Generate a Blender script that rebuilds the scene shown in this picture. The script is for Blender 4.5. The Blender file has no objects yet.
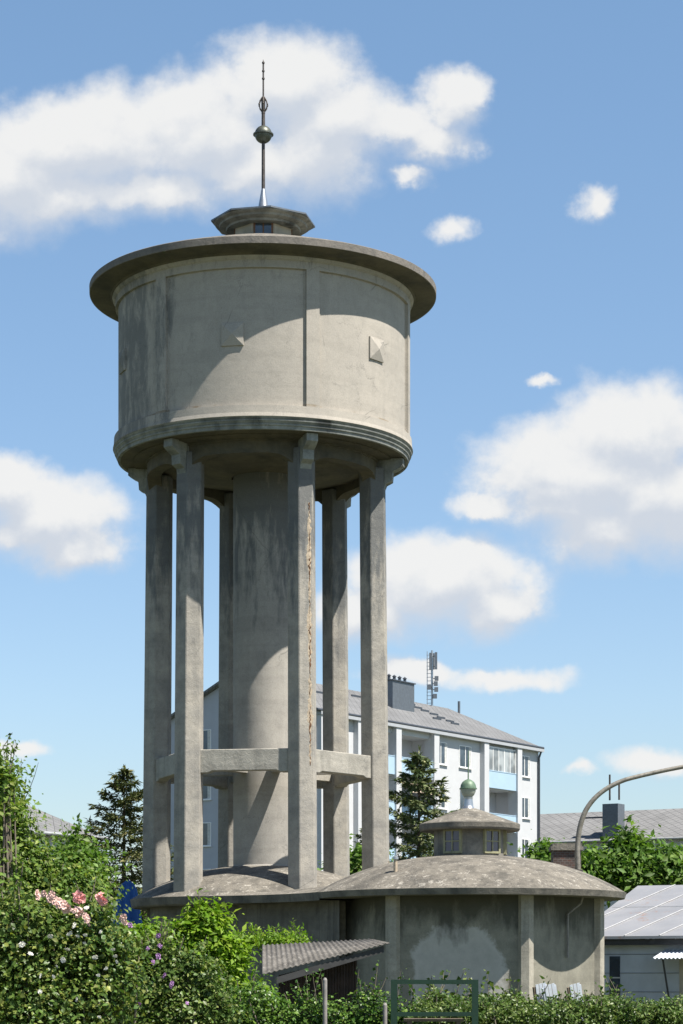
import bpy, math, random
import numpy as np
from math import radians, sin, cos, pi, atan2, sqrt
from mathutils import Vector, Matrix

random.seed(7)
rng = np.random.default_rng(7)
S = bpy.context.scene
COL = S.collection

# ------------------------------------------------------------------ camera
FPX, CX, HY, EYE = 2254.0, 341.5, 975.0, 1.6
cd = bpy.data.cameras.new('camera'); cam = bpy.data.objects.new('camera', cd); COL.objects.link(cam)
cd.sensor_fit = 'VERTICAL'; cd.sensor_height = 36.0
cd.lens = 36.0 * FPX / 1024.0
cd.shift_y = (HY - 512.0) / 1024.0
cd.clip_start = 0.5; cd.clip_end = 5000
cam.location = (0, 0, EYE); cam.rotation_euler = (pi / 2, 0, 0)
S.camera = cam
S.render.resolution_x = 683; S.render.resolution_y = 1024

def at(px, py, d):
    return Vector(((px - CX) * d / FPX, d, EYE + (HY - py) * d / FPX))

# ------------------------------------------------------------------ light
SUN_AZ, SUN_EL = radians(58), radians(59)      # azimuth measured from the -Y axis towards +X
S.view_settings.view_transform = 'Standard'
S.view_settings.look = 'None'
S.view_settings.exposure = 0.85
S.view_settings.gamma = 1.0
S.view_settings.use_curve_mapping = False
sd = bpy.data.lights.new('sun', 'SUN'); so = bpy.data.objects.new('sun', sd); COL.objects.link(so)
sd.energy = 5.0; sd.angle = radians(0.5); sd.color = (1.0, 0.945, 0.87)
sv = Vector((sin(SUN_AZ) * cos(SUN_EL), -cos(SUN_AZ) * cos(SUN_EL), sin(SUN_EL)))
so.rotation_euler = sv.to_track_quat('Z', 'Y').to_euler(); so.location = (30, -30, 60)

W = bpy.data.worlds.new('World'); S.world = W; W.use_nodes = True

CLOUDS = [  # position, half size and thickness of each cloud lobe on the sky, in units of 1/2254 rad
 (10,180,100,62,1),(100,148,95,64,1),(200,132,90,64,1),(285,88,85,56,1),(318,150,75,56,1),(60,198,95,34,.9),(395,130,62,36,.8),(452,105,44,36,.85),
 (150,190,120,34,.9),(450,228,40,24,.55),(597,205,38,28,.5),(410,176,44,18,.5),(440,140,54,30,.8),(250,170,90,36,1),(330,120,70,50,1),(60,150,90,50,1),
 (560,475,92,52,1),(632,436,85,58,1),(678,500,72,72,1),(605,530,90,46,.9),(490,508,52,20,.8),(600,480,90,60,1.1),(650,500,70,60,1.1),(560,500,70,40,1),
 (440,585,108,52,1),(500,608,60,34,.9),(375,612,60,40,.9),(505,680,100,24,.6),(410,672,60,20,.75),
 (45,520,84,48,1),(12,492,52,40,1),(70,545,66,28,1),(540,381,32,12,.5),(15,750,50,14,.65),(655,758,66,24,.6),(580,770,45,15,.35)]

def N(nt, t, **kw):
    n = nt.nodes.new(t)
    for k, v in kw.items(): setattr(n, k, v)
    return n
def L(nt, a, b): nt.links.new(a, b)
def math_n(nt, op, a, b=None, clamp=False):
    n = N(nt, 'ShaderNodeMath', operation=op, use_clamp=clamp)
    for i, v in enumerate((a, b)):
        if v is None: continue
        if isinstance(v, (int, float)): n.inputs[i].default_value = v
        else: L(nt, v, n.inputs[i])
    return n.outputs[0]

def cloud_group():
    g = bpy.data.node_groups.new('cloud_density', 'ShaderNodeTree')
    g.interface.new_socket('P', in_out='INPUT', socket_type='NodeSocketVector')
    g.interface.new_socket('D', in_out='OUTPUT', socket_type='NodeSocketFloat')
    gi = N(g, 'NodeGroupInput'); go = N(g, 'NodeGroupOutput')
    # warp
    w = N(g, 'ShaderNodeTexNoise'); w.inputs['Scale'].default_value = 0.016; w.inputs['Detail'].default_value = 5
    w.inputs['Roughness'].default_value = 0.6
    L(g, gi.outputs[0], w.inputs['Vector'])
    s = N(g, 'ShaderNodeVectorMath', operation='SUBTRACT'); L(g, w.outputs['Color'], s.inputs[0]); s.inputs[1].default_value = (.5, .5, .5)
    m = N(g, 'ShaderNodeVectorMath', operation='MULTIPLY'); L(g, s.outputs[0], m.inputs[0]); m.inputs[1].default_value = (60, 46, 0)
    a = N(g, 'ShaderNodeVectorMath', operation='ADD'); L(g, m.outputs[0], a.inputs[0]); L(g, gi.outputs[0], a.inputs[1])
    p = a.outputs[0]
    prev = None
    for (cx, cy, rx, ry, wt) in CLOUDS:
        q = N(g, 'ShaderNodeVectorMath', operation='SUBTRACT'); L(g, p, q.inputs[0]); q.inputs[1].default_value = (cx, cy, 0)
        r = N(g, 'ShaderNodeVectorMath', operation='MULTIPLY'); L(g, q.outputs[0], r.inputs[0]); r.inputs[1].default_value = (1/rx, 1/ry, 0)
        l = N(g, 'ShaderNodeVectorMath', operation='LENGTH'); L(g, r.outputs[0], l.inputs[0])
        o = math_n(g, 'SUBTRACT', wt, l.outputs['Value'])
        if prev is None: prev = o
        else:
            mx = N(g, 'ShaderNodeMath', operation='SMOOTH_MAX'); L(g, prev, mx.inputs[0]); L(g, o, mx.inputs[1]); mx.inputs[2].default_value = .25
            prev = mx.outputs[0]
    n = N(g, 'ShaderNodeTexNoise'); n.inputs['Scale'].default_value = 0.02; n.inputs['Detail'].default_value = 8; n.inputs['Roughness'].default_value = .56
    L(g, gi.outputs[0], n.inputs['Vector'])
    f = math_n(g, 'SUBTRACT', n.outputs[0], .5); f = math_n(g, 'MULTIPLY', f, .72)
    d = math_n(g, 'ADD', prev, f)
    L(g, d, go.inputs[0])
    return g

def build_world():
    nt = W.node_tree; nt.nodes.clear()
    out = N(nt, 'ShaderNodeOutputWorld')
    sky = N(nt, 'ShaderNodeTexSky', sky_type='NISHITA'); sky.sun_disc = False
    sky.sun_elevation = SUN_EL; sky.sun_rotation = pi - SUN_AZ
    sky.altitude = 200; sky.air_density = 1.0; sky.dust_density = 0.6; sky.ozone_density = 1.6
    tint = N(nt, 'ShaderNodeHueSaturation'); tint.inputs['Saturation'].default_value = 1.0; tint.inputs['Value'].default_value = 1.0
    L(nt, sky.outputs[0], tint.inputs['Color'])
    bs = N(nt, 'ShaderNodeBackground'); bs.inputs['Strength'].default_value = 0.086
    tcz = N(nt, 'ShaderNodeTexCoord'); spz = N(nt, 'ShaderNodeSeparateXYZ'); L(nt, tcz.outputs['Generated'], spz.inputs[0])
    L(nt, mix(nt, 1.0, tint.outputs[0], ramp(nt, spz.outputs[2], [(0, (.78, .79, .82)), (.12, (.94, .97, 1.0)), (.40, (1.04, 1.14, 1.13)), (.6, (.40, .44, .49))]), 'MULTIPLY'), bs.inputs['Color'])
    tc = N(nt, 'ShaderNodeTexCoord'); sp = N(nt, 'ShaderNodeSeparateXYZ'); L(nt, tc.outputs['Generated'], sp.inputs[0])
    ay = math_n(nt, 'ABSOLUTE', sp.outputs[1]); ay = math_n(nt, 'MAXIMUM', ay, .12)
    u = math_n(nt, 'DIVIDE', sp.outputs[0], ay); u = math_n(nt, 'MULTIPLY', u, FPX); u = math_n(nt, 'ADD', u, CX)
    v = math_n(nt, 'DIVIDE', sp.outputs[2], ay); v = math_n(nt, 'MULTIPLY', v, -FPX); v = math_n(nt, 'ADD', v, HY)
    cb = N(nt, 'ShaderNodeCombineXYZ'); L(nt, u, cb.inputs[0]); L(nt, v, cb.inputs[1])
    g = cloud_group()
    g1 = N(nt, 'ShaderNodeGroup'); g1.node_tree = g; L(nt, cb.outputs[0], g1.inputs[0])
    off = N(nt, 'ShaderNodeVectorMath', operation='ADD'); L(nt, cb.outputs[0], off.inputs[0]); off.inputs[1].default_value = (-4, -26, 0)
    g2 = N(nt, 'ShaderNodeGroup'); g2.node_tree = g; L(nt, off.outputs[0], g2.inputs[0])
    al = N(nt, 'ShaderNodeMapRange', interpolation_type='SMOOTHSTEP'); L(nt, g1.outputs[0], al.inputs[0])
    al.inputs[1].default_value = -0.26; al.inputs[3].default_value = 0; al.inputs[4].default_value = .97
    dv = math_n(nt, 'SUBTRACT', g2.outputs[0], g1.outputs[0])      # > 0 on the underside of a cloud
    wd = N(nt, 'ShaderNodeMapRange', interpolation_type='SMOOTHSTEP'); L(nt, dv, wd.inputs[0]); wd.inputs[1].default_value = -.25; wd.inputs[2].default_value = .35
    wd.inputs[3].default_value = .32; wd.inputs[4].default_value = .7; L(nt, wd.outputs[0], al.inputs[2])
    # shading: thick cloud towards the sun means a darker underside
    sh = N(nt, 'ShaderNodeMapRange', interpolation_type='SMOOTHSTEP')
    dif = math_n(nt, 'ADD', math_n(nt, 'MULTIPLY', dv, 1.3), math_n(nt, 'MULTIPLY', g1.outputs[0], .35))
    L(nt, dif, sh.inputs[0]); sh.inputs[1].default_value = -.30; sh.inputs[2].default_value = .48; sh.inputs[3].default_value = 0; sh.inputs[4].default_value = 1
    mc = N(nt, 'ShaderNodeMix', data_type='RGBA'); L(nt, sh.outputs[0], mc.inputs['Factor'])
    mc.inputs['A'].default_value = (1.02, 1.02, 1.01, 1); mc.inputs['B'].default_value = (.73, .785, .87, 1)
    bc = N(nt, 'ShaderNodeBackground'); bc.inputs['Strength'].default_value = 0.485; L(nt, mc.outputs['Result'], bc.inputs['Color'])
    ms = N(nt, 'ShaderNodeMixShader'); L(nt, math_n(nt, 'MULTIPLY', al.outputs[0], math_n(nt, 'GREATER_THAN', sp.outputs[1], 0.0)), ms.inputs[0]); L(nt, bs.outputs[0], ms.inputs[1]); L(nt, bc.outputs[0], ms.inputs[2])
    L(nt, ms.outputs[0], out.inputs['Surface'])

# ------------------------------------------------------------------ materials
def ramp(nt, fac, stops, interp='LINEAR'):
    r = N(nt, 'ShaderNodeValToRGB'); r.color_ramp.interpolation = interp
    e = r.color_ramp.elements
    while len(e) < len(stops): e.new(.5)
    for i, (p, c) in enumerate(stops):
        e[i].position = p; e[i].color = (c, c, c, 1) if isinstance(c, (int, float)) else (*c, 1)
    L(nt, fac, r.inputs[0]); return r.outputs[0]
def noise(nt, vec, scale, detail=4, rough=.55, dist=0.0):
    n = N(nt, 'ShaderNodeTexNoise'); n.inputs['Scale'].default_value = scale; n.inputs['Detail'].default_value = detail
    n.inputs['Roughness'].default_value = rough; n.inputs['Distortion'].default_value = dist
    if vec is not None: L(nt, vec, n.inputs['Vector'])
    return n.outputs[0]
def mapping(nt, vec, scale=(1, 1, 1), loc=(0, 0, 0), rot=(0, 0, 0)):
    m = N(nt, 'ShaderNodeMapping'); L(nt, vec, m.inputs[0]); m.inputs['Scale'].default_value = scale
    m.inputs['Location'].default_value = loc; m.inputs['Rotation'].default_value = rot; return m.outputs[0]
def mix(nt, fac, a, b, blend='MIX'):
    m = N(nt, 'ShaderNodeMix', data_type='RGBA', blend_type=blend)
    for s, v in (('Factor', fac), ('A', a), ('B', b)):
        if isinstance(v, (int, float)): m.inputs[s].default_value = v
        elif isinstance(v, tuple): m.inputs[s].default_value = (*v, 1)
        else: L(nt, v, m.inputs[s])
    return m.outputs['Result']
def base_mat(name, rough=.8, metal=0.0):
    m = bpy.data.materials.new(name); m.use_nodes = True; nt = m.node_tree
    b = nt.nodes['Principled BSDF']; b.inputs['Roughness'].default_value = rough; b.inputs['Metallic'].default_value = metal
    tc = N(nt, 'ShaderNodeTexCoord')
    return m, nt, b, tc.outputs['Object']
def bump(nt, b, h, strength=.3, dist=.02):
    n = N(nt, 'ShaderNodeBump'); n.inputs['Strength'].default_value = strength; n.inputs['Distance'].default_value = dist
    L(nt, h, n.inputs['Height']); L(nt, n.outputs[0], b.inputs['Normal'])

def plain(name, col, rough=.7, metal=0.0, var=.15, scale=6, bmp=.15):
    m, nt, b, P = base_mat(name, rough, metal)
    n = noise(nt, P, scale, 5)
    f = ramp(nt, n, [(.3, 1 - var), (.7, 1 + var * .3)])
    L(nt, mix(nt, 1.0, tuple(col), f, 'MULTIPLY'), b.inputs['Base Color'])
    if bmp: bump(nt, b, noise(nt, P, scale * 6, 3), bmp, .01)
    return m

def concrete(name, light=(.42, .395, .35), dark=(.20, .20, .19), black=(.07, .072, .07), patch=.5, streak=.45, pscale=.9, sscale=4.5, grain=.25, lichen=None, seed=0.0, left_dirt=False, top_dirt_shade=None, mott=.55):
    m, nt, b, P = base_mat(name, .88)
    Q = mapping(nt, P, loc=(seed, seed * 1.7, seed * .3))
    n1 = noise(nt, Q, pscale, 6, .62, .4)
    f1 = ramp(nt, n1, [(.5 - .22 * patch - .02, 1), (.62, 0)])
    f1 = math_n(nt, 'MULTIPLY', f1, patch)
    c = mix(nt, f1, light, dark)
    # blotchy mid scale
    n2 = noise(nt, Q, pscale * 5, 6, .65, .2)
    c = mix(nt, mott, c, ramp(nt, n2, [(.25, .62), (.55, 1.0), (.8, 1.12)]), 'MULTIPLY')
    # vertical water streaks
    n3 = noise(nt, mapping(nt, Q, (sscale, sscale, .22)), 1.0, 5, .6)
    n3b = noise(nt, Q, .6, 2)
    s = ramp(nt, n3, [(.53, 0), (.68, 1)])
    s = math_n(nt, 'MULTIPLY', s, ramp(nt, n3b, [(.35, 0), (.6, 1)]))
    s = math_n(nt, 'MULTIPLY', s, streak)
    c = mix(nt, s, c, black)
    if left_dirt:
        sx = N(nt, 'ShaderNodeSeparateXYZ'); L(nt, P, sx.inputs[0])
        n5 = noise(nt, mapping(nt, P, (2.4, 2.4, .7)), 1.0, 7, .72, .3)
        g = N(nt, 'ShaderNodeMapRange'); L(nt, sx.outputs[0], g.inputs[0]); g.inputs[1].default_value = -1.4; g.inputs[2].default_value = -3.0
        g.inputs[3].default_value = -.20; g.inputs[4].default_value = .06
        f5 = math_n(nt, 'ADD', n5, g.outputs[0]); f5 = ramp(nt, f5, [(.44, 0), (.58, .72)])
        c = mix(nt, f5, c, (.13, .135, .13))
        # brown water line low on the drum
        zz = math_n(nt, 'ABSOLUTE', math_n(nt, 'SUBTRACT', sx.outputs[2], 15.83))
        zl = math_n(nt, 'MULTIPLY', math_n(nt, 'LESS_THAN', zz, .03), ramp(nt, noise(nt, P, 1.2, 5), [(.52, 0), (.62, .7)]))
        c = mix(nt, zl, c, (.22, .16, .09))
    if top_dirt_shade:  # darker towards the top: weathering, with shade painted in on columns and shaft
        z0, z1 = top_dirt_shade
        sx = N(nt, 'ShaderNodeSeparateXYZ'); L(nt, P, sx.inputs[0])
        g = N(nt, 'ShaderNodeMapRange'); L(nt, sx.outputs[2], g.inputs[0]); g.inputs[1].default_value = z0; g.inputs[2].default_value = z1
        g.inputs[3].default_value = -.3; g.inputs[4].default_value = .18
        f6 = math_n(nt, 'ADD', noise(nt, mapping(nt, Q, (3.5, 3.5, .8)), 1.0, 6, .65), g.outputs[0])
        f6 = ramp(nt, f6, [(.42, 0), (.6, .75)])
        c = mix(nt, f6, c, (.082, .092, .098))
    if lichen:
        n4 = noise(nt, Q, 6, 8, .8); c = mix(nt, ramp(nt, n4, [(.555, 0), (.60, .8)]), c, lichen)
        n4b = noise(nt, mapping(nt, Q, loc=(4, 9, 2)), 8, 7, .8); c = mix(nt, ramp(nt, n4b, [(.55, 0), (.62, .6)]), c, black)
        n6 = noise(nt, Q, 2.2, 5, .7); c = mix(nt, ramp(nt, n6, [(.38, .5), (.5, 0)]), c, black)
    # grain
    n7 = noise(nt, Q, 38, 4, .7)
    c = mix(nt, .6, c, ramp(nt, n7, [(.3, .72), (.5, 1.0), (.7, 1.15)]), 'MULTIPLY')
    nj_ = noise(nt, mapping(nt, Q, (.25, .25, 3.2)), 1.0, 4, .5)
    c = mix(nt, mott*.9, c, ramp(nt, nj_, [(.40, .80), (.47, 1.0), (.60, 1.0), (.66, .86)]), 'MULTIPLY')
    # fine cracks
    v = N(nt, 'ShaderNodeTexVoronoi', feature='DISTANCE_TO_EDGE'); v.inputs['Scale'].default_value = .55
    wv = noise(nt, Q, 2.5, 5, .7)
    dv = N(nt, 'ShaderNodeVectorMath', operation='ADD'); L(nt, Q, dv.inputs[0])
    sc = N(nt, 'ShaderNodeVectorMath', operation='SCALE'); L(nt, wv, sc.inputs[0]); sc.inputs['Scale'].default_value = .9
    L(nt, sc.outputs[0], dv.inputs[1]); L(nt, dv.outputs[0], v.inputs['Vector'])
    cr = ramp(nt, v.outputs['Distance'], [(.0, .55), (.006, 0)])
    cr = math_n(nt, 'MULTIPLY', cr, ramp(nt, noise(nt, Q, .8, 2), [(.5, 0), (.6, 1)]))
    c = mix(nt, cr, c, black)
    L(nt, c, b.inputs['Base Color'])
    h = math_n(nt, 'ADD', math_n(nt, 'MULTIPLY', n7, .5), n2)
    bump(nt, b, h, grain, .03)
    return m

build_world()

def leaf_mat(name, c1, c2, c3, trans=.3, scale=1.2, rough=.5):
    m, nt, b, P = base_mat(name, rough)
    b.inputs['Specular IOR Level'].default_value = .25
    g = N(nt, 'ShaderNodeNewGeometry')
    c = mix(nt, ramp(nt, noise(nt, P, scale, 3), [(.35, 0), (.65, 1)]), c1, c2)
    c = mix(nt, ramp(nt, g.outputs['Random Per Island'], [(.55, 0), (1, .9)]), c, c3)
    r2 = math_n(nt, 'FRACT', math_n(nt, 'MULTIPLY', g.outputs['Random Per Island'], 37.0))
    c = mix(nt, 1.0, c, ramp(nt, r2, [(0, .6), (1, 1.3)]), 'MULTIPLY')
    L(nt, c, b.inputs['Base Color'])
    t = N(nt, 'ShaderNodeBsdfTranslucent'); L(nt, mix(nt, 1.0, c, (1.3, 1.5, .6), 'MULTIPLY'), t.inputs['Color'])
    ms = N(nt, 'ShaderNodeMixShader'); ms.inputs[0].default_value = trans
    L(nt, b.outputs[0], ms.inputs[1]); L(nt, t.outputs[0], ms.inputs[2])
    L(nt, ms.outputs[0], nt.nodes['Material Output'].inputs['Surface'])
    return m

def tile_mat(name, col, col2, scale=2.2, diamond=True, rough=.75):
    m, nt, b, P = base_mat(name, rough)
    uv = N(nt, 'ShaderNodeUVMap').outputs[0]
    v = mapping(nt, uv, rot=(0, 0, radians(45) if diamond else 0))
    br = N(nt, 'ShaderNodeTexBrick'); L(nt, v, br.inputs['Vector']); br.inputs['Scale'].default_value = scale
    br.offset = 0.0 if diamond else .5
    br.inputs['Color1'].default_value = (*col, 1); br.inputs['Color2'].default_value = (*col2, 1)
    br.inputs['Mortar'].default_value = (col[0] * .35, col[1] * .35, col[2] * .36, 1)
    br.inputs['Mortar Size'].default_value = .035; br.inputs['Brick Width'].default_value = 1.0 if diamond else .5
    br.inputs['Row Height'].default_value = 1.0 if diamond else .5; br.inputs['Bias'].default_value = 0
    c = mix(nt, .6, br.outputs['Color'], ramp(nt, noise(nt, P, .5, 5), [(.3, .75), (.7, 1.15)]), 'MULTIPLY')
    L(nt, c, b.inputs['Base Color'])
    bump(nt, b, br.outputs['Fac'], -.3, .02)
    return m

def glass_mat(name, col=(.03, .04, .05), rough=.06):
    m, nt, b, P = base_mat(name, rough)
    n = noise(nt, P, .8, 2)
    L(nt, mix(nt, ramp(nt, n, [(.4, 0), (.6, 1)]), col, tuple(x * 2.4 for x in col)), b.inputs['Base Color'])
    b.inputs['Specular IOR Level'].default_value = .8
    return m

M = {}
M['tank'] = concrete('tank_concrete', light=(.41, .375, .32), dark=(.31, .29, .255), patch=.3, streak=.10, left_dirt=True, grain=.2, top_dirt_shade=(18.6, 21.0), mott=.3)
M['column'] = concrete('column_concrete', light=(.39, .36, .305), dark=(.18, .178, .17), patch=.6, streak=.2, pscale=1.4, grain=.5, seed=3.1, top_dirt_shade=(8.5, 14.2), mott=.42)
M['shaft'] = concrete('shaft_concrete', light=(.39, .365, .32), dark=(.24, .23, .21), patch=.5, streak=.10, pscale=.7, seed=8.0, top_dirt_shade=(9.5, 14.0), mott=.4)
M['beam'] = concrete('beam_concrete', light=(.41, .385, .33), dark=(.23, .22, .19), patch=.5, streak=.4, pscale=1.8, grain=.5, seed=11.0)
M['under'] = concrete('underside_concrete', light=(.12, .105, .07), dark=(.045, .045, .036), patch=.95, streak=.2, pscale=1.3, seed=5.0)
M['cornice'] = concrete('cornice_concrete', light=(.30, .31, .28), dark=(.08, .088, .09), black=(.02, .025, .025), patch=.95, streak=.8, pscale=1.6, sscale=2.0, seed=15)
M['rim'] = concrete('rim_concrete', light=(.21, .19, .165), dark=(.12, .112, .10), patch=.7, streak=.5, pscale=2, grain=.6, seed=6.0)
M['slab'] = concrete('roof_concrete', light=(.215, .195, .16), dark=(.115, .105, .086), black=(.06, .057, .05), patch=.7, streak=.0, pscale=2.2, grain=1.0, lichen=(.46, .43, .37), seed=2.0)
M['slab_edge'] = concrete('roof_edge_concrete', light=(.22, .20, .165), dark=(.075, .073, .065), black=(.03, .03, .03), patch=.9, streak=.5, pscale=1.5, grain=.8, seed=4.0)
M['base_wall'] = concrete('base_wall_plaster', light=(.20, .19, .165), dark=(.09, .085, .075), black=(.025, .025, .022), patch=.9, streak=.9, pscale=1.1, sscale=3, seed=9)
M['pilaster'] = concrete('pilaster_concrete', light=(.40, .37, .30), dark=(.25, .235, .2), patch=.5, streak=.3, pscale=2, seed=19)

def patched_wall():
    m = concrete('patched_plaster', light=(.28, .265, .21), dark=(.18, .17, .135), black=(.05, .052, .045), patch=.8, streak=.45, pscale=.9, sscale=2.5, seed=1.5)
    nt = m.node_tree; b = nt.nodes['Principled BSDF']
    src = b.inputs['Base Color'].links[0].from_socket
    P = [n for n in nt.nodes if n.type == 'TEX_COORD'][0].outputs['Object']
    sx = N(nt, 'ShaderNodeSeparateXYZ'); L(nt, P, sx.inputs[0])
    wn = noise(nt, P, 1.3, 7, .72, .2)
    wn2 = noise(nt, mapping(nt, P, loc=(7, 3, 1)), 4.5, 6, .7)
    # bare render low down on the wall facing the camera (object space: wall centre at x about .2, height about 1.7)
    dx = math_n(nt, 'DIVIDE', math_n(nt, 'ADD', sx.outputs[0], .42), 1.05)
    dz = math_n(nt, 'DIVIDE', math_n(nt, 'SUBTRACT', sx.outputs[2], 1.45), 1.32)
    rr = math_n(nt, 'POWER', math_n(nt, 'ADD', math_n(nt, 'POWER', math_n(nt, 'ABSOLUTE', dx), 3.2), math_n(nt, 'POWER', math_n(nt, 'ABSOLUTE', dz), 3.2)), .3125)
    rr = math_n(nt, 'ADD', rr, math_n(nt, 'MULTIPLY', math_n(nt, 'SUBTRACT', wn, .5), .75))
    f = ramp(nt, rr, [(.90, 1), (1.0, 0)])
    fr = math_n(nt, 'MULTIPLY', ramp(nt, rr, [(.84, 0), (.90, 1)]), f)
    c = mix(nt, f, src, mix(nt, .5, (.45, .43, .385), ramp(nt, wn2, [(.3, .7), (.7, 1.1)]), 'MULTIPLY'))
    c = mix(nt, math_n(nt, 'MULTIPLY', fr, .6), c, (.48, .46, .42))
    # darker olive towards the top of the wall
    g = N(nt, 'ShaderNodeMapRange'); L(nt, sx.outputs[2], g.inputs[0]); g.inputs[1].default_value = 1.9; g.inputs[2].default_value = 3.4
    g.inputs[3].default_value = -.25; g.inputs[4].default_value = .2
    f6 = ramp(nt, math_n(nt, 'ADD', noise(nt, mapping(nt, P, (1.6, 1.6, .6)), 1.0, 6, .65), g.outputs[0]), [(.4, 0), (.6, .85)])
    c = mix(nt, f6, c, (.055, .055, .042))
    L(nt, c, b.inputs['Base Color'])
    return m
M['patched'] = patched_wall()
M['rust'] = plain('rusty_rebar', (.17, .085, .04), .9, var=.6, scale=14)
M['spall'] = plain('spalled_concrete', (.50, .41, .30), .95, var=.4, scale=18, bmp=.5)
M['metal'] = plain('galvanised_metal', (.50, .52, .54), .38, .8, var=.2)
M['dark_metal'] = plain('weathered_iron', (.11, .095, .085), .55, .6, var=.4, scale=10)
M['ball'] = plain('verdigris_ball', (.13, .14, .115), .45, .5, var=.5, scale=9)
M['zinc'] = plain('zinc_sheet', (.16, .18, .20), .5, .5, var=.2)
M['wood'] = plain('brown_window_wood', (.16, .075, .03), .6, var=.3, scale=12)
M['render_cream'] = plain('cream_render', (.42, .38, .29), .85, var=.3, scale=3)
M['glass'] = glass_mat('window_glass')
M['glass_lilac'] = glass_mat('old_window_glass', (.025, .022, .045), .15)
M['frame_olive'] = plain('olive_window_frame', (.30, .29, .17), .7, var=.3, scale=14)
M['white'] = plain('white_render', (.53, .54, .55), .85, var=.06, scale=1.5)
M['gable'] = plain('gable_render_shaded', (.44, .46, .50), .85, var=.06, scale=1.5)  # white render turned blue-grey, the gable's shade painted into its colour
M['cream_wall'] = plain('cream_loggia_wall', (.62, .58, .52), .85, var=.08)
M['blue'] = plain('pale_blue_panel', (.38, .52, .64), .6, var=.05, scale=2)
M['frame_white'] = plain('white_window_frame', (.82, .82, .8), .45, var=.04)
M['curtain'] = plain('window_curtain', (.6, .6, .57), .9, var=.25, scale=5)
M['roof_tile'] = tile_mat('grey_roof_tile', (.155, .157, .158), (.185, .187, .188), 2.4)
M['roof_tile_b'] = tile_mat('light_grey_diamond_tile', (.19, .19, .188), (.22, .22, .218), 1.9)
M['eave_shadow'] = plain('eave_shadow_grey', (.38, .40, .42), .7, var=.08)  # grey that stands in for the shadow below the eave
M['gutter'] = plain('dark_gutter', (.085, .095, .11), .45, .4)
M['pale_gutter'] = plain('pale_gutter', (.45, .46, .46), .5, .3)
M['green_cap'] = plain('green_copper', (.13, .20, .13), .5, .1, var=.3, scale=12)
M['lamp_white'] = plain('milky_lamp_glass', (.33, .36, .30), .35, var=.2, scale=9)
M['pipe'] = plain('lichened_pipe', (.27, .25, .21), .6, .3, var=.5, scale=9)
M['brick_dark'] = None
m, nt, b, P = base_mat('old_brick', .9)
br = N(nt, 'ShaderNodeTexBrick'); L(nt, mapping(nt, P, rot=(pi / 2, 0, 0)), br.inputs['Vector']); br.inputs['Scale'].default_value = 4.2
br.inputs['Color1'].default_value = (.12, .06, .045, 1); br.inputs['Color2'].default_value = (.075, .055, .048, 1); br.inputs['Mortar'].default_value = (.14, .125, .11, 1)
br.inputs['Mortar Size'].default_value = .03
L(nt, mix(nt, .7, br.outputs['Color'], ramp(nt, noise(nt, P, 5, 5), [(.3, .55), (.7, 1.3)]), 'MULTIPLY'), b.inputs['Base Color'])
M['brick_dark'] = m
m, nt, b, P = base_mat('corrugated_cement', .9)
c = mix(nt, ramp(nt, noise(nt, P, 3, 6, .7), [(.4, 0), (.62, 1)]), (.15, .14, .125), (.075, .07, .062))
c = mix(nt, ramp(nt, noise(nt, P, 14, 5, .7), [(.55, 0), (.65, .7)]), c, (.32, .30, .27))
L(nt, c, b.inputs['Base Color']); bump(nt, b, noise(nt, P, 30, 4), .4, .01); M['corrugated'] = m
m, nt, b, P = base_mat('sheet_metal_roof', .42, .35)
n = noise(nt, P, .9, 6, .6); c = mix(nt, ramp(nt, n, [(.35, 0), (.65, 1)]), (.40, .40, .405), (.33, .335, .345))
rs = math_n(nt, 'MULTIPLY', ramp(nt, noise(nt, mapping(nt, P, (1, 1, 1), loc=(2, 1, 0)), 2.6, 6, .75), [(.56, 0), (.63, .8)]), ramp(nt, noise(nt, P, .5, 2), [(.5, 0), (.6, 1)]))
c = mix(nt, rs, c, (.38, .22, .15))
L(nt, c, b.inputs['Base Color']); M['sheet'] = m
M['shed_wall'] = plain('blue_grey_boards', (.44, .475, .51), .7, var=.15, scale=2)
M['seam'] = plain('roof_seam', (.46, .46, .46), .5, .3, var=.2)
M['brown'] = plain('brown_door', (.20, .085, .03), .6, var=.2)
M['dark_brown'] = plain('dark_rusty_sheet', (.035, .02, .014), .8, var=.6, scale=6)
M['fascia'] = plain('dark_fascia', (.045, .045, .045), .8, var=.3)
M['green_frame'] = plain('dark_green_paint', (.003, .03, .014), .6, var=.15)
M['plastic'] = plain('white_plastic', (.52, .56, .61), .5, var=.12, scale=9)
M['old_wood'] = plain('weathered_wood', (.17, .13, .09), .85, var=.4, scale=14)
M['blue_cloth'] = plain('blue_parasol_cloth', (.025, .12, .38), .75, var=.2, scale=3)
M['post'] = plain('grey_post', (.28, .26, .24), .85, var=.3, scale=12)
M['orange'] = plain('awning_cloth', (.62, .50, .38), .8, var=.15)
M['bark'] = plain('bark', (.11, .08, .055), .95, var=.5, scale=10, bmp=.6)
M['bark_grey'] = plain('grey_twigs', (.19, .16, .12), .95, var=.4, scale=10)
M['leaf_bush'] = leaf_mat('leaf_bush', (0.079, 0.148, 0.026), (0.143, 0.228, 0.039), (0.243, 0.284, 0.058), .3, 1.6)
M['leaf_rose'] = leaf_mat('leaf_rose', (0.057, 0.117, 0.029), (0.122, 0.191, 0.039), (0.258, 0.273, 0.065), .22, 2.2, .38)
M['leaf_hib'] = leaf_mat('leaf_hibiscus', (0.068, 0.125, 0.031), (0.123, 0.194, 0.044), (0.234, 0.263, 0.081), .25, 2.5, .4)
M['leaf_vine'] = leaf_mat('leaf_vine', (0.102, 0.207, 0.013), (0.172, 0.293, 0.02), (0.259, 0.337, 0.033), .35, 1.5)
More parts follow.
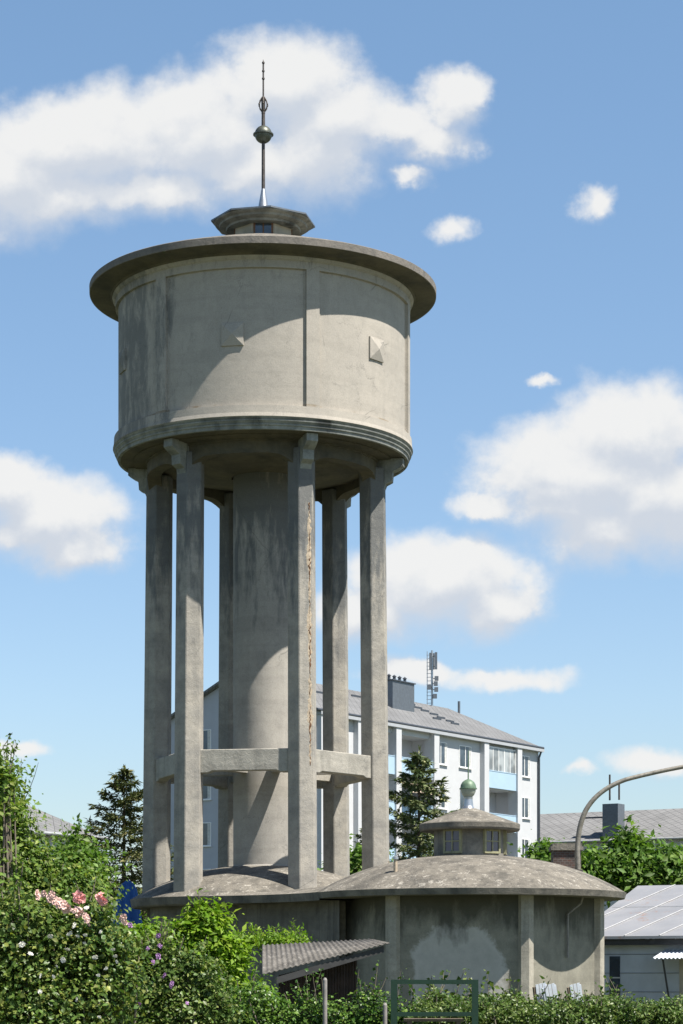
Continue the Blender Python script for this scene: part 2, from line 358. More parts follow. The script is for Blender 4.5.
M['leaf_ivy'] = leaf_mat('leaf_ivy', (0.034, 0.086, 0.016), (0.081, 0.161, 0.025), (0.172, 0.253, 0.046), .18, 2.5, .35)
M['leaf_hedge'] = leaf_mat('leaf_hedge', (0.05, 0.1, 0.02), (0.094, 0.152, 0.031), (0.198, 0.24, 0.077), .2, 3, .38)
M['leaf_tree'] = leaf_mat('leaf_tree', (.06, .13, .02), (.11, .20, .03), (.17, .25, .06), .35, .7)
M['leaf_far'] = leaf_mat('leaf_far', (.045, .09, .03), (.07, .12, .035), (.10, .15, .05), .25, .4)
M['needle'] = leaf_mat('spruce_needles', (0.062, 0.091, 0.034), (0.111, 0.126, 0.045), (0.199, 0.174, 0.066), .08, .8, .6)
M['needle_blue'] = leaf_mat('blue_spruce_needles', (0.07, 0.107, 0.044), (0.139, 0.176, 0.075), (0.249, 0.254, 0.113), .08, .8, .6)
M['rose_pink'] = plain('pink_petals', (.85, .40, .37), .6, var=.25, scale=30)
M['rose_pale'] = plain('pale_pink_petals', (.80, .55, .48), .6, var=.2, scale=30)
M['rose_white'] = plain('white_petals', (.78, .76, .68), .6, var=.12, scale=30)
M['mallow'] = plain('lilac_petals', (.48, .27, .52), .6, var=.2, scale=30)
m, nt, b, P = base_mat('meadow_ground', .95)
c = mix(nt, ramp(nt, noise(nt, P, .25, 6), [(.35, 0), (.65, 1)]), (.06, .075, .03), (.11, .10, .06))
c = mix(nt, ramp(nt, noise(nt, P, 9, 5), [(.4, .5), (.7, 0)]), c, (.03, .05, .015))
L(nt, c, b.inputs['Base Color']); bump(nt, b, noise(nt, P, 20, 4), .6, .05); M['ground'] = m
m, nt, b, P = base_mat('asphalt_lane', .9)
L(nt, mix(nt, ramp(nt, noise(nt, P, 2, 6), [(.3, 0), (.7, 1)]), (.05, .05, .052), (.08, .078, .075)), b.inputs['Base Color']); M['asphalt'] = m

# ------------------------------------------------------------------ mesh helpers
class MB:
    def __init__(s): s.v = []; s.f = []; s.uv = {}; s.sm = set()
    def add(s, vs, fs, smooth=False):
        o = len(s.v); s.v += [tuple(p) for p in vs]
        for f in fs:
            if smooth: s.sm.add(len(s.f))
            s.f.append(tuple(i + o for i in f))
        return s
    def box(s, x0, x1, y0, y1, z0, z1, M4=None):
        vs = [Vector(p) for p in ((x0,y0,z0),(x1,y0,z0),(x1,y1,z0),(x0,y1,z0),(x0,y0,z1),(x1,y0,z1),(x1,y1,z1),(x0,y1,z1))]
        if M4 is not None: vs = [M4 @ p for p in vs]
        return s.add(vs, [(0,3,2,1),(4,5,6,7),(0,1,5,4),(1,2,6,5),(2,3,7,6),(3,0,4,7)])
    def prism(s, poly, z0, z1, poly2=None, cap=True):
        n = len(poly); p2 = poly2 or poly
        vs = [(x, y, z0) for x, y in poly] + [(x, y, z1) for x, y in p2]
        fs = [(i, (i+1) % n, n + (i+1) % n, n + i) for i in range(n)]
        if cap: fs += [tuple(range(n-1, -1, -1)), tuple(range(n, 2*n))]
        return s.add(vs, fs)
    def lathe(s, prof, seg=96, a0=0.0, a1=2*pi, cx=0, cy=0, smooth=True, rfun=None, sharp=True):
        """angle measured from -Y towards +X; profile (r, z); every profile segment gets its own vertices (sharp creases)"""
        full = abs(a1 - a0 - 2*pi) < 1e-6
        n = seg if full else seg + 1
        A = [a0 + (a1-a0) * i / seg for i in range(n)]
        pairs = zip(prof[:-1], prof[1:])
        for (r0, z0), (r1, z1) in pairs:
            vs = []
            for r, z in ((r0, z0), (r1, z1)):
                for a in A:
                    vs.append((cx + r*sin(a), cy - r*cos(a), z))
            fs = []
            for i in range(seg):
                j = (i+1) % n
                if r0 < 1e-6: fs.append((i, n+j, n+i))
                elif r1 < 1e-6: fs.append((i, j, n+i))
                else: fs.append((i, j, n+j, n+i))
            s.add(vs, fs, smooth)
        return s
    def dome(s, prof, seg=96, cx=0, cy=0):
        """smooth shared profile"""
        A = [2*pi*i/seg for i in range(seg)]
        vs = []; fs = []
        for r, z in prof:
            for a in A: vs.append((cx + r*sin(a), cy - r*cos(a), z))
        for k in range(len(prof)-1):
            for i in range(seg):
                j = (i+1) % seg
                fs.append((k*seg+i, k*seg+j, (k+1)*seg+j, (k+1)*seg+i))
        return s.add(vs, fs, True)
    def arc_box(s, r0, r1, a0, a1, z0, z1, seg=6):
        vs = []
        for i in range(seg+1):
            a = a0 + (a1-a0)*i/seg
            for r in (r0, r1):
                for z in (z0, z1): vs.append((r*sin(a), -r*cos(a), z))
        fs = []
        for i in range(seg):
            b = 4*i; c = b+4     # 0:r0z0 1:r0z1 2:r1z0 3:r1z1
            fs += [(b+2, c+2, c+3, b+3), (b, b+1, c+1, c), (b+1, b+3, c+3, c+1), (b, c, c+2, b+2)]
        fs += [(0, 2, 3, 1), (4*seg, 4*seg+1, 4*seg+3, 4*seg+2)]
        return s.add(vs, fs)
    def tube(s, pts, rad, seg=8, cap=True):
        pts = [Vector(p) for p in pts]; n = len(pts)
        if not hasattr(rad, '__len__'): rad = [rad]*n
        vs = []; up = Vector((0,0,1)); prevx = None
        for i, p in enumerate(pts):
            t = (pts[min(i+1, n-1)] - pts[max(i-1, 0)]).normalized()
            if prevx is None:
                x = t.cross(up)
                if x.length < .01: x = t.cross(Vector((1,0,0)))
            else: x = prevx - t * prevx.dot(t)
            x.normalize(); prevx = x; y = t.cross(x)
            for k in range(seg):
                a = 2*pi*k/seg; vs.append(p + (x*cos(a) + y*sin(a))*rad[i])
        fs = [(i*seg+k, i*seg+(k+1) % seg, (i+1)*seg+(k+1) % seg, (i+1)*seg+k) for i in range(n-1) for k in range(seg)]
        s.add(vs, fs, True)
        if cap: s.add(vs[:seg], [tuple(range(seg-1, -1, -1))]); s.add(vs[-seg:], [tuple(range(seg))])
        return s
    def sphere(s, c, r, seg=24, rings=14, sz=1.0):
        pr = [(max(r*sin(pi*i/rings), 1e-4), c[2] - r*sz*cos(pi*i/rings)) for i in range(rings+1)]
        return s.dome(pr, seg, c[0], c[1])
    def mesh(s, name, mat, uvf=None):
        me = bpy.data.meshes.new(name); me.from_pydata([tuple(p) for p in s.v], [], s.f)
        if s.sm:
            fl = np.zeros(len(s.f), dtype=bool); fl[list(s.sm)] = True
            me.polygons.foreach_set('use_smooth', fl)
        mats = mat if isinstance(mat, list) else [mat]
        for m_ in mats: me.materials.append(m_)
        if uvf:
            ul = me.uv_layers.new(name='UVMap')
            for lp in me.loops: ul.data[lp.index].uv = uvf(me.vertices[lp.vertex_index].co)
        me.update(); return me
    def build(s, name, mat, parent=None, loc=(0,0,0), rotz=0.0, uvf=None, label=None):
        o = bpy.data.objects.new(name, s.mesh(name, mat, uvf)); COL.objects.link(o)
        o.location = loc; o.rotation_euler = (0, 0, rotz)
        if parent: o.parent = parent
        if label: o['label'] = label
        return o

def tag(o, label=None, cat=None, group=None, kind=None):
    if label: o['label'] = label
    if cat: o['category'] = cat
    if group: o['group'] = group
    if kind: o['kind'] = kind
    return o
def thing(name, label, cat, loc=(0,0,0), rotz=0.0, group=None):
    o = bpy.data.objects.new(name, None); COL.objects.link(o); o.empty_display_size = .3
    o.location = loc; o.rotation_euler = (0, 0, rotz)
    return tag(o, label, cat, group)
def part_copy(src, parent, loc=None, rotz=None, label=None):
    c = src.copy(); COL.objects.link(c); c.parent = parent
    if loc is not None: c.location = loc
    if rotz is not None: c.rotation_euler = (0, 0, rotz)
    if label: c['label'] = label
    for ch in list(src.children):
        d = ch.copy(); COL.objects.link(d); d.parent = c
    return c

# ------------------------------------------------------------------ ground
g = MB(); g.add([(-900,-300,0),(900,-300,0),(900,2500,0),(-900,2500,0)], [(0,1,2,3)])
tag(g.build('ground', M['ground']), 'grassy garden ground reaching out to the horizon', 'ground', kind='structure')
g = MB(); g.add([(-60,-4,.004),(60,-4,.004),(60,5,.004),(-60,5,.004)], [(0,1,2,3)])
tag(g.build('road', M['asphalt']), 'narrow asphalt lane in front of the hedges', 'road', kind='structure')

# ------------------------------------------------------------------ water tower
TC = Vector(((263.3-CX)*60/FPX, 60, 0))
A0 = radians(20.5)
tower = thing('water_tower', 'tall round concrete water tower on six hexagonal legs with a spire', 'water tower', TC)

def pol(r, a): return (r*sin(a), -r*cos(a))

# base storey
w = MB(); w.lathe([(3.0, 0), (3.0, 3.36)], 48)
w.build('base_wall', M['base_wall'], tower)
for k in range(6):
    a = A0 + k*pi/3
    p = MB(); p.arc_box(2.95, 3.14, a-.055, a+.055, 0, 3.37, 2); p.build('pilaster', M['base_wall'], tower)
prof = []
for i in range(15):
    t = 1 - i/14; r = .8 + (3.52-.8)*t
    prof.append((r, 3.6 + .92*(1 - (r/3.52)**2.2)))
s_ = MB(); s_.dome([(3.44,3.57)] and [(3.52, 3.585)] + prof[1:], 96)
roof = s_.build('base_roof', M['slab'], tower)
s_ = MB(); s_.lathe([(2.9, 3.36), (3.46, 3.36), (3.5, 3.40), (3.535, 3.59), (3.50, 3.592)], 96); s_.build('roof_edge', M['slab_edge'], roof)

# shaft
s_ = MB(); s_.lathe([(.90, 4.30), (.90, 4.46), (.85, 4.50), (.85, 14.9)], 64); s_.build('shaft', M['shaft'], tower)

# columns
def hexpoly(cx, cy, s, a):   # side s, one face looking along direction a
    return [(cx + s*sin(a + radians(30) + k*pi/3), cy - s*cos(a + radians(30) + k*pi/3)) for k in range(6)]
ZT = 14.95
for k in range(6):
    a = A0 + k*pi/3
    c = MB()
    rb, rt = 2.985, 2.885; sb, st = .395, .37
    nz = 14
    prev = None
    zs = [3.45 + (ZT-3.45)*i/nz for i in range(nz+1)]
    rings = []
    for z in zs:
        t = (z-3.45)/(ZT-3.45); rr = rb + (rt-rb)*t; ss = sb + (st-sb)*t
        x, y = pol(rr, a); rings.append(hexpoly(x, y, ss, a))
    vs = [(x, y, z) for rg, z in zip(rings, zs) for x, y in rg]
    fs = [(i*6+j, i*6+(j+1) % 6, (i+1)*6+(j+1) % 6, (i+1)*6+j) for i in range(nz) for j in range(6)]
    fs += [tuple(range(5,-1,-1)), tuple(range(nz*6, nz*6+6))]
    c.add(vs, fs)
    col = c.build('column', M['column'], tower)
    if k == 0: col['label'] = 'front column with a long rusty crack down its right edge'
    mod = col.modifiers.new('bevel', 'BEVEL'); mod.width = .018; mod.segments = 1; mod.limit_method = 'ANGLE'; mod.angle_limit = radians(40)
    # stepped corbel
    cb = MB(); Mr = Matrix.Rotation(a, 4, 'Z')
    pf = [(3.17, 14.30), (3.26, 14.52), (3.42, 14.60), (3.44, 14.84), (3.60, 14.92), (3.72, 15.00), (3.72, 15.19), (2.9, 15.19), (2.9, 14.30)]
    hw_ = .15; vs = [Mr @ Vector((-hw_, -r_, z_)) for r_, z_ in pf] + [Mr @ Vector((hw_, -r_, z_)) for r_, z_ in pf]; n = len(pf)
    cb.add(vs, [tuple(range(n)), tuple(range(2*n-1, n-1, -1))] + [((i+1) % n, i, n+i, n+(i+1) % n) for i in range(n)])
    cb.build('corbel', M['cornice'], col)
    if k in (0, 1, 2):   # spalled edge with rebar
        e = a + radians(30)
        z_lo, z_hi = ((6.9, 13.55), (3.9, 4.6), (3.8, 7.0))[k]
        for nm_, mt_, wd, seed_ in (('spalled_edge', 'spall', .085, 1), ('exposed_rebar', 'rust', .06, 2)):
            rr_ = random.Random(seed_*10+k); n = int((z_hi - z_lo)/.05); vs = []; fs = []
            for i in range(n+1):
                z = z_lo + (z_hi-z_lo)*i/n; t = (z-3.45)/(ZT-3.45)
                rr = rb + (rt-rb)*t; ss = sb + (st-sb)*t; x, y = pol(rr, a)
                sg = -1 if k == 1 else 1
                ea = a + radians(30*sg); vx, vy = x + ss*sin(ea), y - ss*cos(ea)
                off = .085 + .02*rr_.random(); da = a - sg*pi/2; vx += off*sin(da); vy -= off*cos(da)
                hw = wd*max(.12, .5 + .3*sin(z*3.1+seed_) + .22*sin(z*7.7+2*seed_) + .35*(rr_.random()-.5))*(.95 if k == 0 and seed_ == 1 else .55); pr_ = .002 + (.010 if nm_ == 'spalled_edge' else .018)*rr_.random()
                cxv, cyv = vx + pr_*sin(a), vy - pr_*cos(a); j = rr_.uniform(-.012, .012)
                for u_, dd_ in ((-hw, .001-pr_), (0, 0), (hw*rr_.uniform(.5, 1.2), .001-pr_)):
                    vs.append((cxv + (u_+j)*cos(a) + dd_*sin(a), cyv + (u_+j)*sin(a) - dd_*cos(a), z))
            for i in range(n):
                for q in (0, 1): fs.append((3*i+q, 3*i+q+1, 3*i+q+4, 3*i+q+3))
            e_ = MB(); e_.add(vs, fs); e_.build(nm_, M[mt_], col)

# lower ring beams + haunches
for k in range(6):
    a = A0 + k*pi/3 + pi/6
    ap = 2.945*cos(pi/6); half = 2.945*sin(pi/6) - .30
    b_ = MB(); Mr = Matrix.Rotation(a, 4, 'Z')
    z0, z1 = 6.81, 7.355
    pts = [(-half, z0-.05), (-half+.22, z0-.05), (-half+.34, z0), (half-.34, z0), (half-.22, z0-.05), (half, z0-.05), (half, z1), (-half, z1)]
    vs = [Mr @ Vector((x, -(ap+.14), z)) for x, z in pts] + [Mr @ Vector((x, -(ap-.16), z)) for x, z in pts]
    n = len(pts)
    b_.add(vs, [tuple(range(n)), tuple(range(2*n-1, n-1, -1))] + [(i, n+i, n+(i+1) % n, (i+1) % n) for i in range(n)])
    o = b_.build('ring_beam', M['beam'], tower)
    mod = o.modifiers.new('bevel', 'BEVEL'); mod.width = .015; mod.limit_method = 'ANGLE'
for k in range(6):
    a = A0 + k*pi/3
    b_ = MB(); Mr = Matrix.Rotation(a, 4, 'Z')
    b_.box(-.13, .13, -2.72, -.80, 6.92, 7.27, Mr)
    b_.build('radial_beam', M['beam'], tower)

for o in tower.children:
    if o.name.split('.')[0] in ('column', 'ring_beam', 'radial_beam', 'shaft'): o.location.x = .05
# top ring beam (curved) with arched haunches between the columns
rbm = MB()
seg = 144; vs = []; fs = []
for i in range(seg):
    a = 2*pi*i/seg
    d = ((a - A0 + pi/6) % (pi/3)) - pi/6      # distance from nearest column
    hz = 14.80 - .34*math.exp(-(abs(d)/.125)**2)
    for r, z in ((2.72, hz), (2.72, 15.1), (3.08, 15.1), (3.08, hz)):
        vs.append((r*sin(a), -r*cos(a), z))
for i in range(seg):
    j = (i+1) % seg
    for q in range(4):
        fs.append((4*i+q, 4*j+q, 4*j+(q+1) % 4, 4*i+(q+1) % 4))
rbm.add(vs, fs)
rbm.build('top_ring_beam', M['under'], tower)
# underside of the tank
u = MB(); u.lathe([(.84, 14.80), (1.5, 14.86), (2.2, 14.93), (2.74, 15.03), (3.05, 15.09), (3.12, 15.105), (3.12, 15.145), (3.45, 15.165), (3.45, 15.20), (3.80, 15.21)], 96)
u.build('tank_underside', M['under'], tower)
# tank
tk = MB(); RP = 3.84
tk.lathe([(RP, 15.50), (RP, 19.5)], 128)
tk.lathe([(3.965, 15.49), (3.985, 15.505), (3.962, 15.60), (3.952, 15.785), (RP, 15.806)], 128)       # plinth
tk.lathe([(RP, 19.217), (3.918, 19.22), (3.918, 19.40), (3.96, 19.43), (4.0, 19.50)], 128)             # top band
tank = tk.build('tank', M['tank'], tower)
for k in range(6):
    a = A0 + k*pi/3
    p = MB(); p.arc_box(RP-.05, 3.922, a-.044, a+.044, 15.795, 19.225, 4)
    p.arc_box(RP-.05, 3.857, a-.056, a+.056, 15.796, 19.224, 4)
    p.build('pilaster', M['tank'], tank)
    # pyramid boss between the pilasters
    a2 = a + pi/6; q = MB(); Mr = Matrix.Rotation(a2, 4, 'Z'); s2 = .28; zc = 17.57
    y0 = -(RP-.06); y1 = -(RP+.035); y2 = -(RP+.115)
    q.box(-s2, s2, y1, y0, zc-s2, zc+s2, Mr)
    q.add([Mr @ Vector(p_) for p_ in ((-s2, y1-.001, zc-s2), (s2, y1-.001, zc-s2), (s2, y1-.001, zc+s2), (-s2, y1-.001, zc+s2), (0, y2, zc))], [(0,1,4),(1,2,4),(2,3,4),(3,0,4)])
    q.build('pyramid_boss', M['tank'], tank)
# stepped cornice below the tank
cn = MB(); cn.lathe([(3.78, 15.205), (3.86, 15.205), (3.87, 15.28), (3.90, 15.30), (3.905, 15.33), (3.885, 15.34), (3.93, 15.39), (3.945, 15.40), (3.95, 15.43), (3.925, 15.44), (3.965, 15.48), (3.97, 15.492)], 128)
cn.build('cornice', M['cornice'], tank)
# rim / roof plate
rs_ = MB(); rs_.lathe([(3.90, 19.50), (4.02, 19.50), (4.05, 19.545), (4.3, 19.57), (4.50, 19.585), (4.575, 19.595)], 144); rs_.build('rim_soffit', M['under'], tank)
rm = MB(); rm.lathe([(4.575, 19.595), (4.60, 19.60), (4.605, 19.77), (4.58, 19.79)], 144)
rm.build('rim', M['rim'], tank)
tr = MB(); tr.dome([(4.582, 19.788), (4.4, 19.86), (3.4, 20.21), (2.2, 20.62), (1.2, 20.95), (.7, 21.1)], 96)
tr.build('tank_roof', M['slab'], tank)

# roof lantern of the tower
lan = MB()
octp = lambda r, off=0: [pol(r, 2*pi*k/8 + off) for k in range(8)]
lan.prism(octp(.80, radians(22.5+2)), 20.9, 21.50)
lantern = lan.build('lantern', M['render_cream'], tower)
for k in range(8):
    if k % 2 == 0:
        Mr = Matrix.Rotation(radians(2) + k*pi/4, 4, 'Z'); ap = .80*cos(pi/8)
        f_ = MB()
        for (x0, x1, z0, z1) in ((-.26, -.21, 21.02, 21.42), (.21, .26, 21.02, 21.42), (-.21, .21, 21.37, 21.42), (-.21, .21, 21.02, 21.06), (-.02, .02, 21.06, 21.37)):
            f_.box(x0, x1, -(ap+.03), -(ap-.02), z0, z1, Mr)
        wi = f_.build('window', M['wood'], lantern)
        gl = MB(); gl.box(-.21, .21, -(ap+.006), -(ap-.02), 21.06, 21.37, Mr); gl.build('pane', M['glass'], wi)
rf = MB()
o2 = octp(1.40, radians(10)); o3 = octp(.12, radians(10))
rf.prism(o2, 21.58, 21.62); rf.prism(octp(1.37, radians(10)), 21.62, 22.02, o3)
rf.build('lantern_roof', M['zinc'], lantern)
rf = MB()
rf.lathe([(.74, 21.36), (.98, 21.38), (1.0, 21.43), (1.16, 21.47), (1.18, 21.52), (1.28, 21.55), (1.3, 21.58)], 48)
rf.build('lantern_soffit', M['cornice'], lantern)
# spire
sp = MB(); sp.lathe([(.15, 21.95), (.05, 22.52), (.0, 22.53)], 24); spire = sp.build('spire', M['metal'], tower)
pl = MB(); pl.lathe([(.048, 22.5), (.044, 23.75)], 16); pl.lathe([(.05, 24.2), (.045, 24.55)], 16); pl.lathe([(.0, 25.98), (.022, 25.9), (.022, 24.9)][::-1], 12)
for z, r in ((25.88, .036), (25.66, .036), (25.46, .038), (24.92, .055), (24.62, .06)):
    pl.lathe([(.02, z-.02), (r, z-.018), (r, z+.018), (.02, z+.02)], 16)
pl.build('pole', M['dark_metal'], spire)
bl = MB(); bl.sphere((0, 0, 23.97), .232); bl.lathe([(.23, 23.95), (.272, 23.955), (.272, 23.985), (.23, 23.99)], 32)
bl.build('ball', M['ball'], spire)
cg = MB()
cg.lathe([(.03, 24.5), (.05, 24.52), (.055, 24.9), (.03, 24.95)], 12)
for k in range(6):
    a = k*pi/3; pts = [(x*sin(a), -x*cos(a), z) for x, z in ((.04, 24.58), (.10, 24.66), (.125, 24.76), (.10, 24.86), (.03, 24.97))]
    cg.tube(pts, .014, 6)
    cg.sphere((.125*sin(a), -.125*cos(a), 24.76), .026, 8, 6)
cg.build('ornament', M['dark_metal'], spire)

# ------------------------------------------------------------------ pump house (low domed building)
PC = Vector(((469.5-CX)*53.5/FPX, 53.5, 0))
B0 = radians(21.6)
house = thing('domed_pump_house', 'low hexagonal concrete building with shallow domed roof beside the water tower', 'pump house', PC)
RC = 3.18
hexw = [pol(RC-.14, B0 + k*pi/3) for k in range(6)]
wm = MB(); wm.prism(hexw, 0, 3.44, cap=False)
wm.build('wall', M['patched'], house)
for k in range(6):
    a = B0 + k*pi/3; Mr = Matrix.Rotation(a, 4, 'Z')
    p = MB(); d = .17
    # five sided corner post following both walls
    P5 = []
    for s in (-1, 1):
        pass
    cxy = Vector((0, -RC))
    left = Vector((-cos(pi/6), sin(pi/6))); right = Vector((cos(pi/6), sin(pi/6)))   # along walls away from the corner (local, outward is -y)
    wdt = .18
    poly = [cxy, cxy + right*wdt, cxy + right*wdt + Vector((0, .25)), Vector((0, -RC+.5)), cxy + left*wdt + Vector((0, .25)), cxy + left*wdt]
    poly = [(Mr @ Vector((q.x, q.y, 0))) for q in poly]
    p.prism([(q.x, q.y) for q in poly], 0, 3.43)
    o = p.build('corner_pilaster', M['pilaster'], house)
RR = 3.69
prof = [(.8 + (RR-.8)*(1 - i/16), 0) for i in range(17)]
prof = [(r, 3.53 + .90*(1 - (r/RR)**2.5)) for r, _ in prof]
hr = MB(); hr.dome(prof, 96); hroof = hr.build('domed_roof', M['slab'], house)
hr = MB(); hr.lathe([(2.7, 3.40), (3.50, 3.385), (3.62, 3.385), (3.66, 3.39), (3.70, 3.53), (3.65, 3.545)], 96); hr.build('roof_edge', M['slab_edge'], hroof)
# neck roof joining to the tower base
nk = thing
v1 = Vector((TC.x, TC.y)); v2 = Vector((PC.x, PC.y)); ax = (v2-v1).normalized(); nr = Vector((-ax.y, ax.x)); Dd = (v2-v1).length
vs = []; fs = []; nu, nv = 30, 17
U0, U1 = 1.2, Dd-1.5
_w0, _w1 = sqrt(3.53**2-U0**2), sqrt(3.69**2-1.5**2); _m0, _m1 = -U0/_w0*(U1-U0), 1.5/_w1*(U1-U0)
def NW(t): return (2*t**3-3*t**2+1)*_w0 + (t**3-2*t**2+t)*_m0 + (-2*t**3+3*t**2)*_w1 + (t**3-t**2)*_m1
def neck(zb, wfun_off, top):
    vs = []; 
    for i in range(nu+1):
        t = i/nu; u_ = U0 + (U1-U0)*t; w_ = NW(t) + wfun_off
        for j in range(nv+1):
            q = -1 + 2*j/nv; p = v1 + ax*u_ + nr*(w_*q) - v2
            z = zb + (.025*(1-t) - .022*t) + ((.10+.30*t)*(1 - abs(q)**2.4) if top else 0)
            vs.append((p.x, p.y, z))
    fs = [(i*(nv+1)+j, (i+1)*(nv+1)+j, (i+1)*(nv+1)+j+1, i*(nv+1)+j+1) for i in range(nu) for j in range(nv)]
    return vs, fs
nm = MB(); vs, fs = neck(3.562, .0, True); nm.add(vs, fs, True); nm.build('neck_roof', M['slab'], house)
ne = MB(); top, _ = neck(3.563, .002, False); bot, _ = neck(3.372, -.03, False)
for side in (0, nv):
    vs = [bot[i*(nv+1)+side] for i in range(nu+1)] + [top[i*(nv+1)+side] for i in range(nu+1)]
    n = nu+1; ne.add(vs, [((i, i+1, n+i+1, n+i) if side == 0 else (i+1, i, n+i, n+i+1)) for i in range(nu)])
bv, bf = neck(3.373, -.03, False); ne.add(bv, [tuple(reversed(f)) for f in bf]); ne.build('neck_edge', M['slab_edge'], house)
nwall = MB()
for sgn in (-1, 1):
    pts = []
    for i in range(nu+1):
        t = i/nu; u_ = U0 + (U1-U0)*t; p = v1 + ax*u_ + nr*(sgn*(NW(t)-.62)) - v2; pts.append((p.x, p.y))
    vs = [(x, y, 0) for x, y in pts] + [(x, y, 3.375) for x, y in pts]; n = nu+1
    nwall.add(vs, [((i, i+1, n+i+1, n+i) if sgn < 0 else (i+1, i, n+i, n+i+1)) for i in range(nu)])
nwall.build('neck_wall', M['base_wall'], house)
# drain pipe on right wall
dp = MB(); a = B0 + pi/6; nx = Vector((sin(a), -cos(a), 0)); apo = (RC-.14)*cos(pi/6); tg = Vector((cos(a), sin(a), 0))
dp.tube([nx*(apo+.35) + tg*.28 + Vector((0,0,3.39)), nx*(apo+.3) + tg*.28 + Vector((0,0,3.25)), nx*(apo+.06) + tg*.10 + Vector((0,0,3.0)), nx*(apo+.06) + tg*.10 + Vector((0,0,2.0))], .028, 8)
dp.build('drain_pipe', M['post'], house)
# lantern
lr, lz0, lz1 = .845, 4.20, 5.06
lm = MB(); lm.lathe([(lr, lz0), (lr, lz1)], 48); lhl = lm.build('lantern', concrete('lantern_render', light=(.27,.25,.21), dark=(.13,.125,.11), black=(.05,.05,.045), patch=.8, streak=.5, pscale=3, seed=23), house)
for k in range(6):
    a = radians(-27) + k*pi/3*1.0 + (0 if k else 0)
    a = radians(-31 + 66*k) if k < 2 else radians(-31 + 66 + 49*(k-1))
    Mr = Matrix.Rotation(a, 4, 'Z'); f_ = MB(); w2, z0, z1 = .185, 4.50, 4.97
    yo, yi = -(lr+.035), -(lr-.08)
    for (x0, x1, za, zb) in ((-w2-.05, -w2, z0-.05, z1+.04), (w2, w2+.05, z0-.05, z1+.04), (-w2, w2, z1, z1+.04), (-w2, w2, z0-.05, z0), (-.014, .014, z0, z1), (-w2, -.014, .5*(z0+z1)-.012, .5*(z0+z1)+.012), (.014, w2, .5*(z0+z1)-.012, .5*(z0+z1)+.012)):
        f_.box(x0, x1, yo, yi, za, zb, Mr)
    wi = f_.build('window', M['frame_olive'], lhl)
    gl = MB(); gl.box(-w2, w2, -(lr+.012), yi, z0, z1, Mr); gl.build('pane', M['glass_lilac'], wi)
lt = MB(); lt.lathe([(.8, 5.02), (1.12, 5.00), (1.17, 5.01), (1.195, 5.05), (1.20, 5.16), (1.17, 5.185)], 64)
lt.build('lantern_roof_edge', M['slab_edge'], lhl)
lt = MB(); lt.dome([(1.172, 5.184), (.9, 5.28), (.5, 5.43), (.15, 5.55), (.05, 5.56)], 64); lt.build('lantern_roof', M['slab'], lhl)
# green capped roof ornament
of = thing('green_capped_finial', 'milky glass ball with green cap and rod on top of the small lantern', 'finial', PC + Vector((-.03, 0, 5.55)))
f = MB(); f.lathe([(.15, -.01), (.12, .06), (.105, .22), (.11, .27), (.09, .28)], 24); f.build('stem', M['metal'], of)
f = MB(); f.dome([(.09, .27), (.14, .32), (.175, .40), (.18, .46)], 28); f.build('globe', M['lamp_white'], of)
f = MB(); f.lathe([(.17, .455), (.21, .46), (.21, .485), (.19, .49)], 28); f.dome([(.19, .49), (.18, .56), (.14, .63), (.07, .68), (.016, .70)], 28); f.lathe([(.016, .69), (.012, 1.37), (0, 1.38)], 10)
f.build('cap', M['green_cap'], of)
# small vent stub on roof edge
vt = thing('vent_stub', 'short white vent pipe poking out of the domed roof near its left edge', 'vent pipe', at(395.5, 872, 51.3))
f = MB(); f.lathe([(.045, -.2), (.045, .28), (0, .29)], 12); f.build('pipe', M['spall'], vt); f = MB(); f.lathe([(.0, .30), (.07, .29), (.07, .34), (0, .38)][:4], 12); f.build('cap', M['metal'], vt)

# bent pipe / lamp arm
bp = thing('curved_pipe', 'tall bent metal pipe curving from the domed roof out of the right edge', 'pipe', at(578, 871, 54))
o0 = at(578, 871, 54)
pp = [at(x, y, 54) - o0 for x, y in ((578.3,880),(577.6,862),(577.5,850),(578.2,838),(580,827),(582.6,818),(586,810),(591,802.5),(597,796),(604.5,790),(613,785),(622,781),(631,778.2),(655,772.5),(683,766.8),(712,762),(745,758))]
sm_ = []
for i in range(len(pp)-1):
    p0 = pp[max(i-1,0)]; p1 = pp[i]; p2 = pp[i+1]; p3 = pp[min(i+2,len(pp)-1)]
    for t in (0, .5): sm_.append(.5*((2*p1) + (-p0+p2)*t + (2*p0-5*p1+4*p2-p3)*t*t + (-p0+3*p1-3*p2+p3)*t**3))
sm_.append(pp[-1])
f = MB(); f.tube(sm_, [.068 - .022*i/len(sm_) for i in range(len(sm_))], 12); f.build('arm', M['pipe'], bp)
f = MB(); f.lathe([(.12, -.22), (.12, .03), (.08, .035)], 16); f.build('collar', M['dark_metal'], bp)
e_ = pp[-1]; f = MB(); f.sphere((e_.x+.2, e_.y, e_.z-.03), .22, 16, 8, .4); f.build('lamp_head', M['metal'], bp)

# ------------------------------------------------------------------ brick chimney behind
ch = thing('brick_chimney', 'short sooty brick chimney with a stone cap behind the domed roof', 'chimney', ((566-CX)*58.5/FPX, 58.5, 0))
f = MB(); f.box(-.36, .36, -.3, .3, 0, 4.82); f.build('stack', M['brick_dark'], ch)
f = MB(); f.box(-.42, .42, -.36, .36, 4.82, 4.92); f.box(-.38, .38, -.32, .32, 4.92, 5.0); f.build('cap', M['slab_edge'], ch)

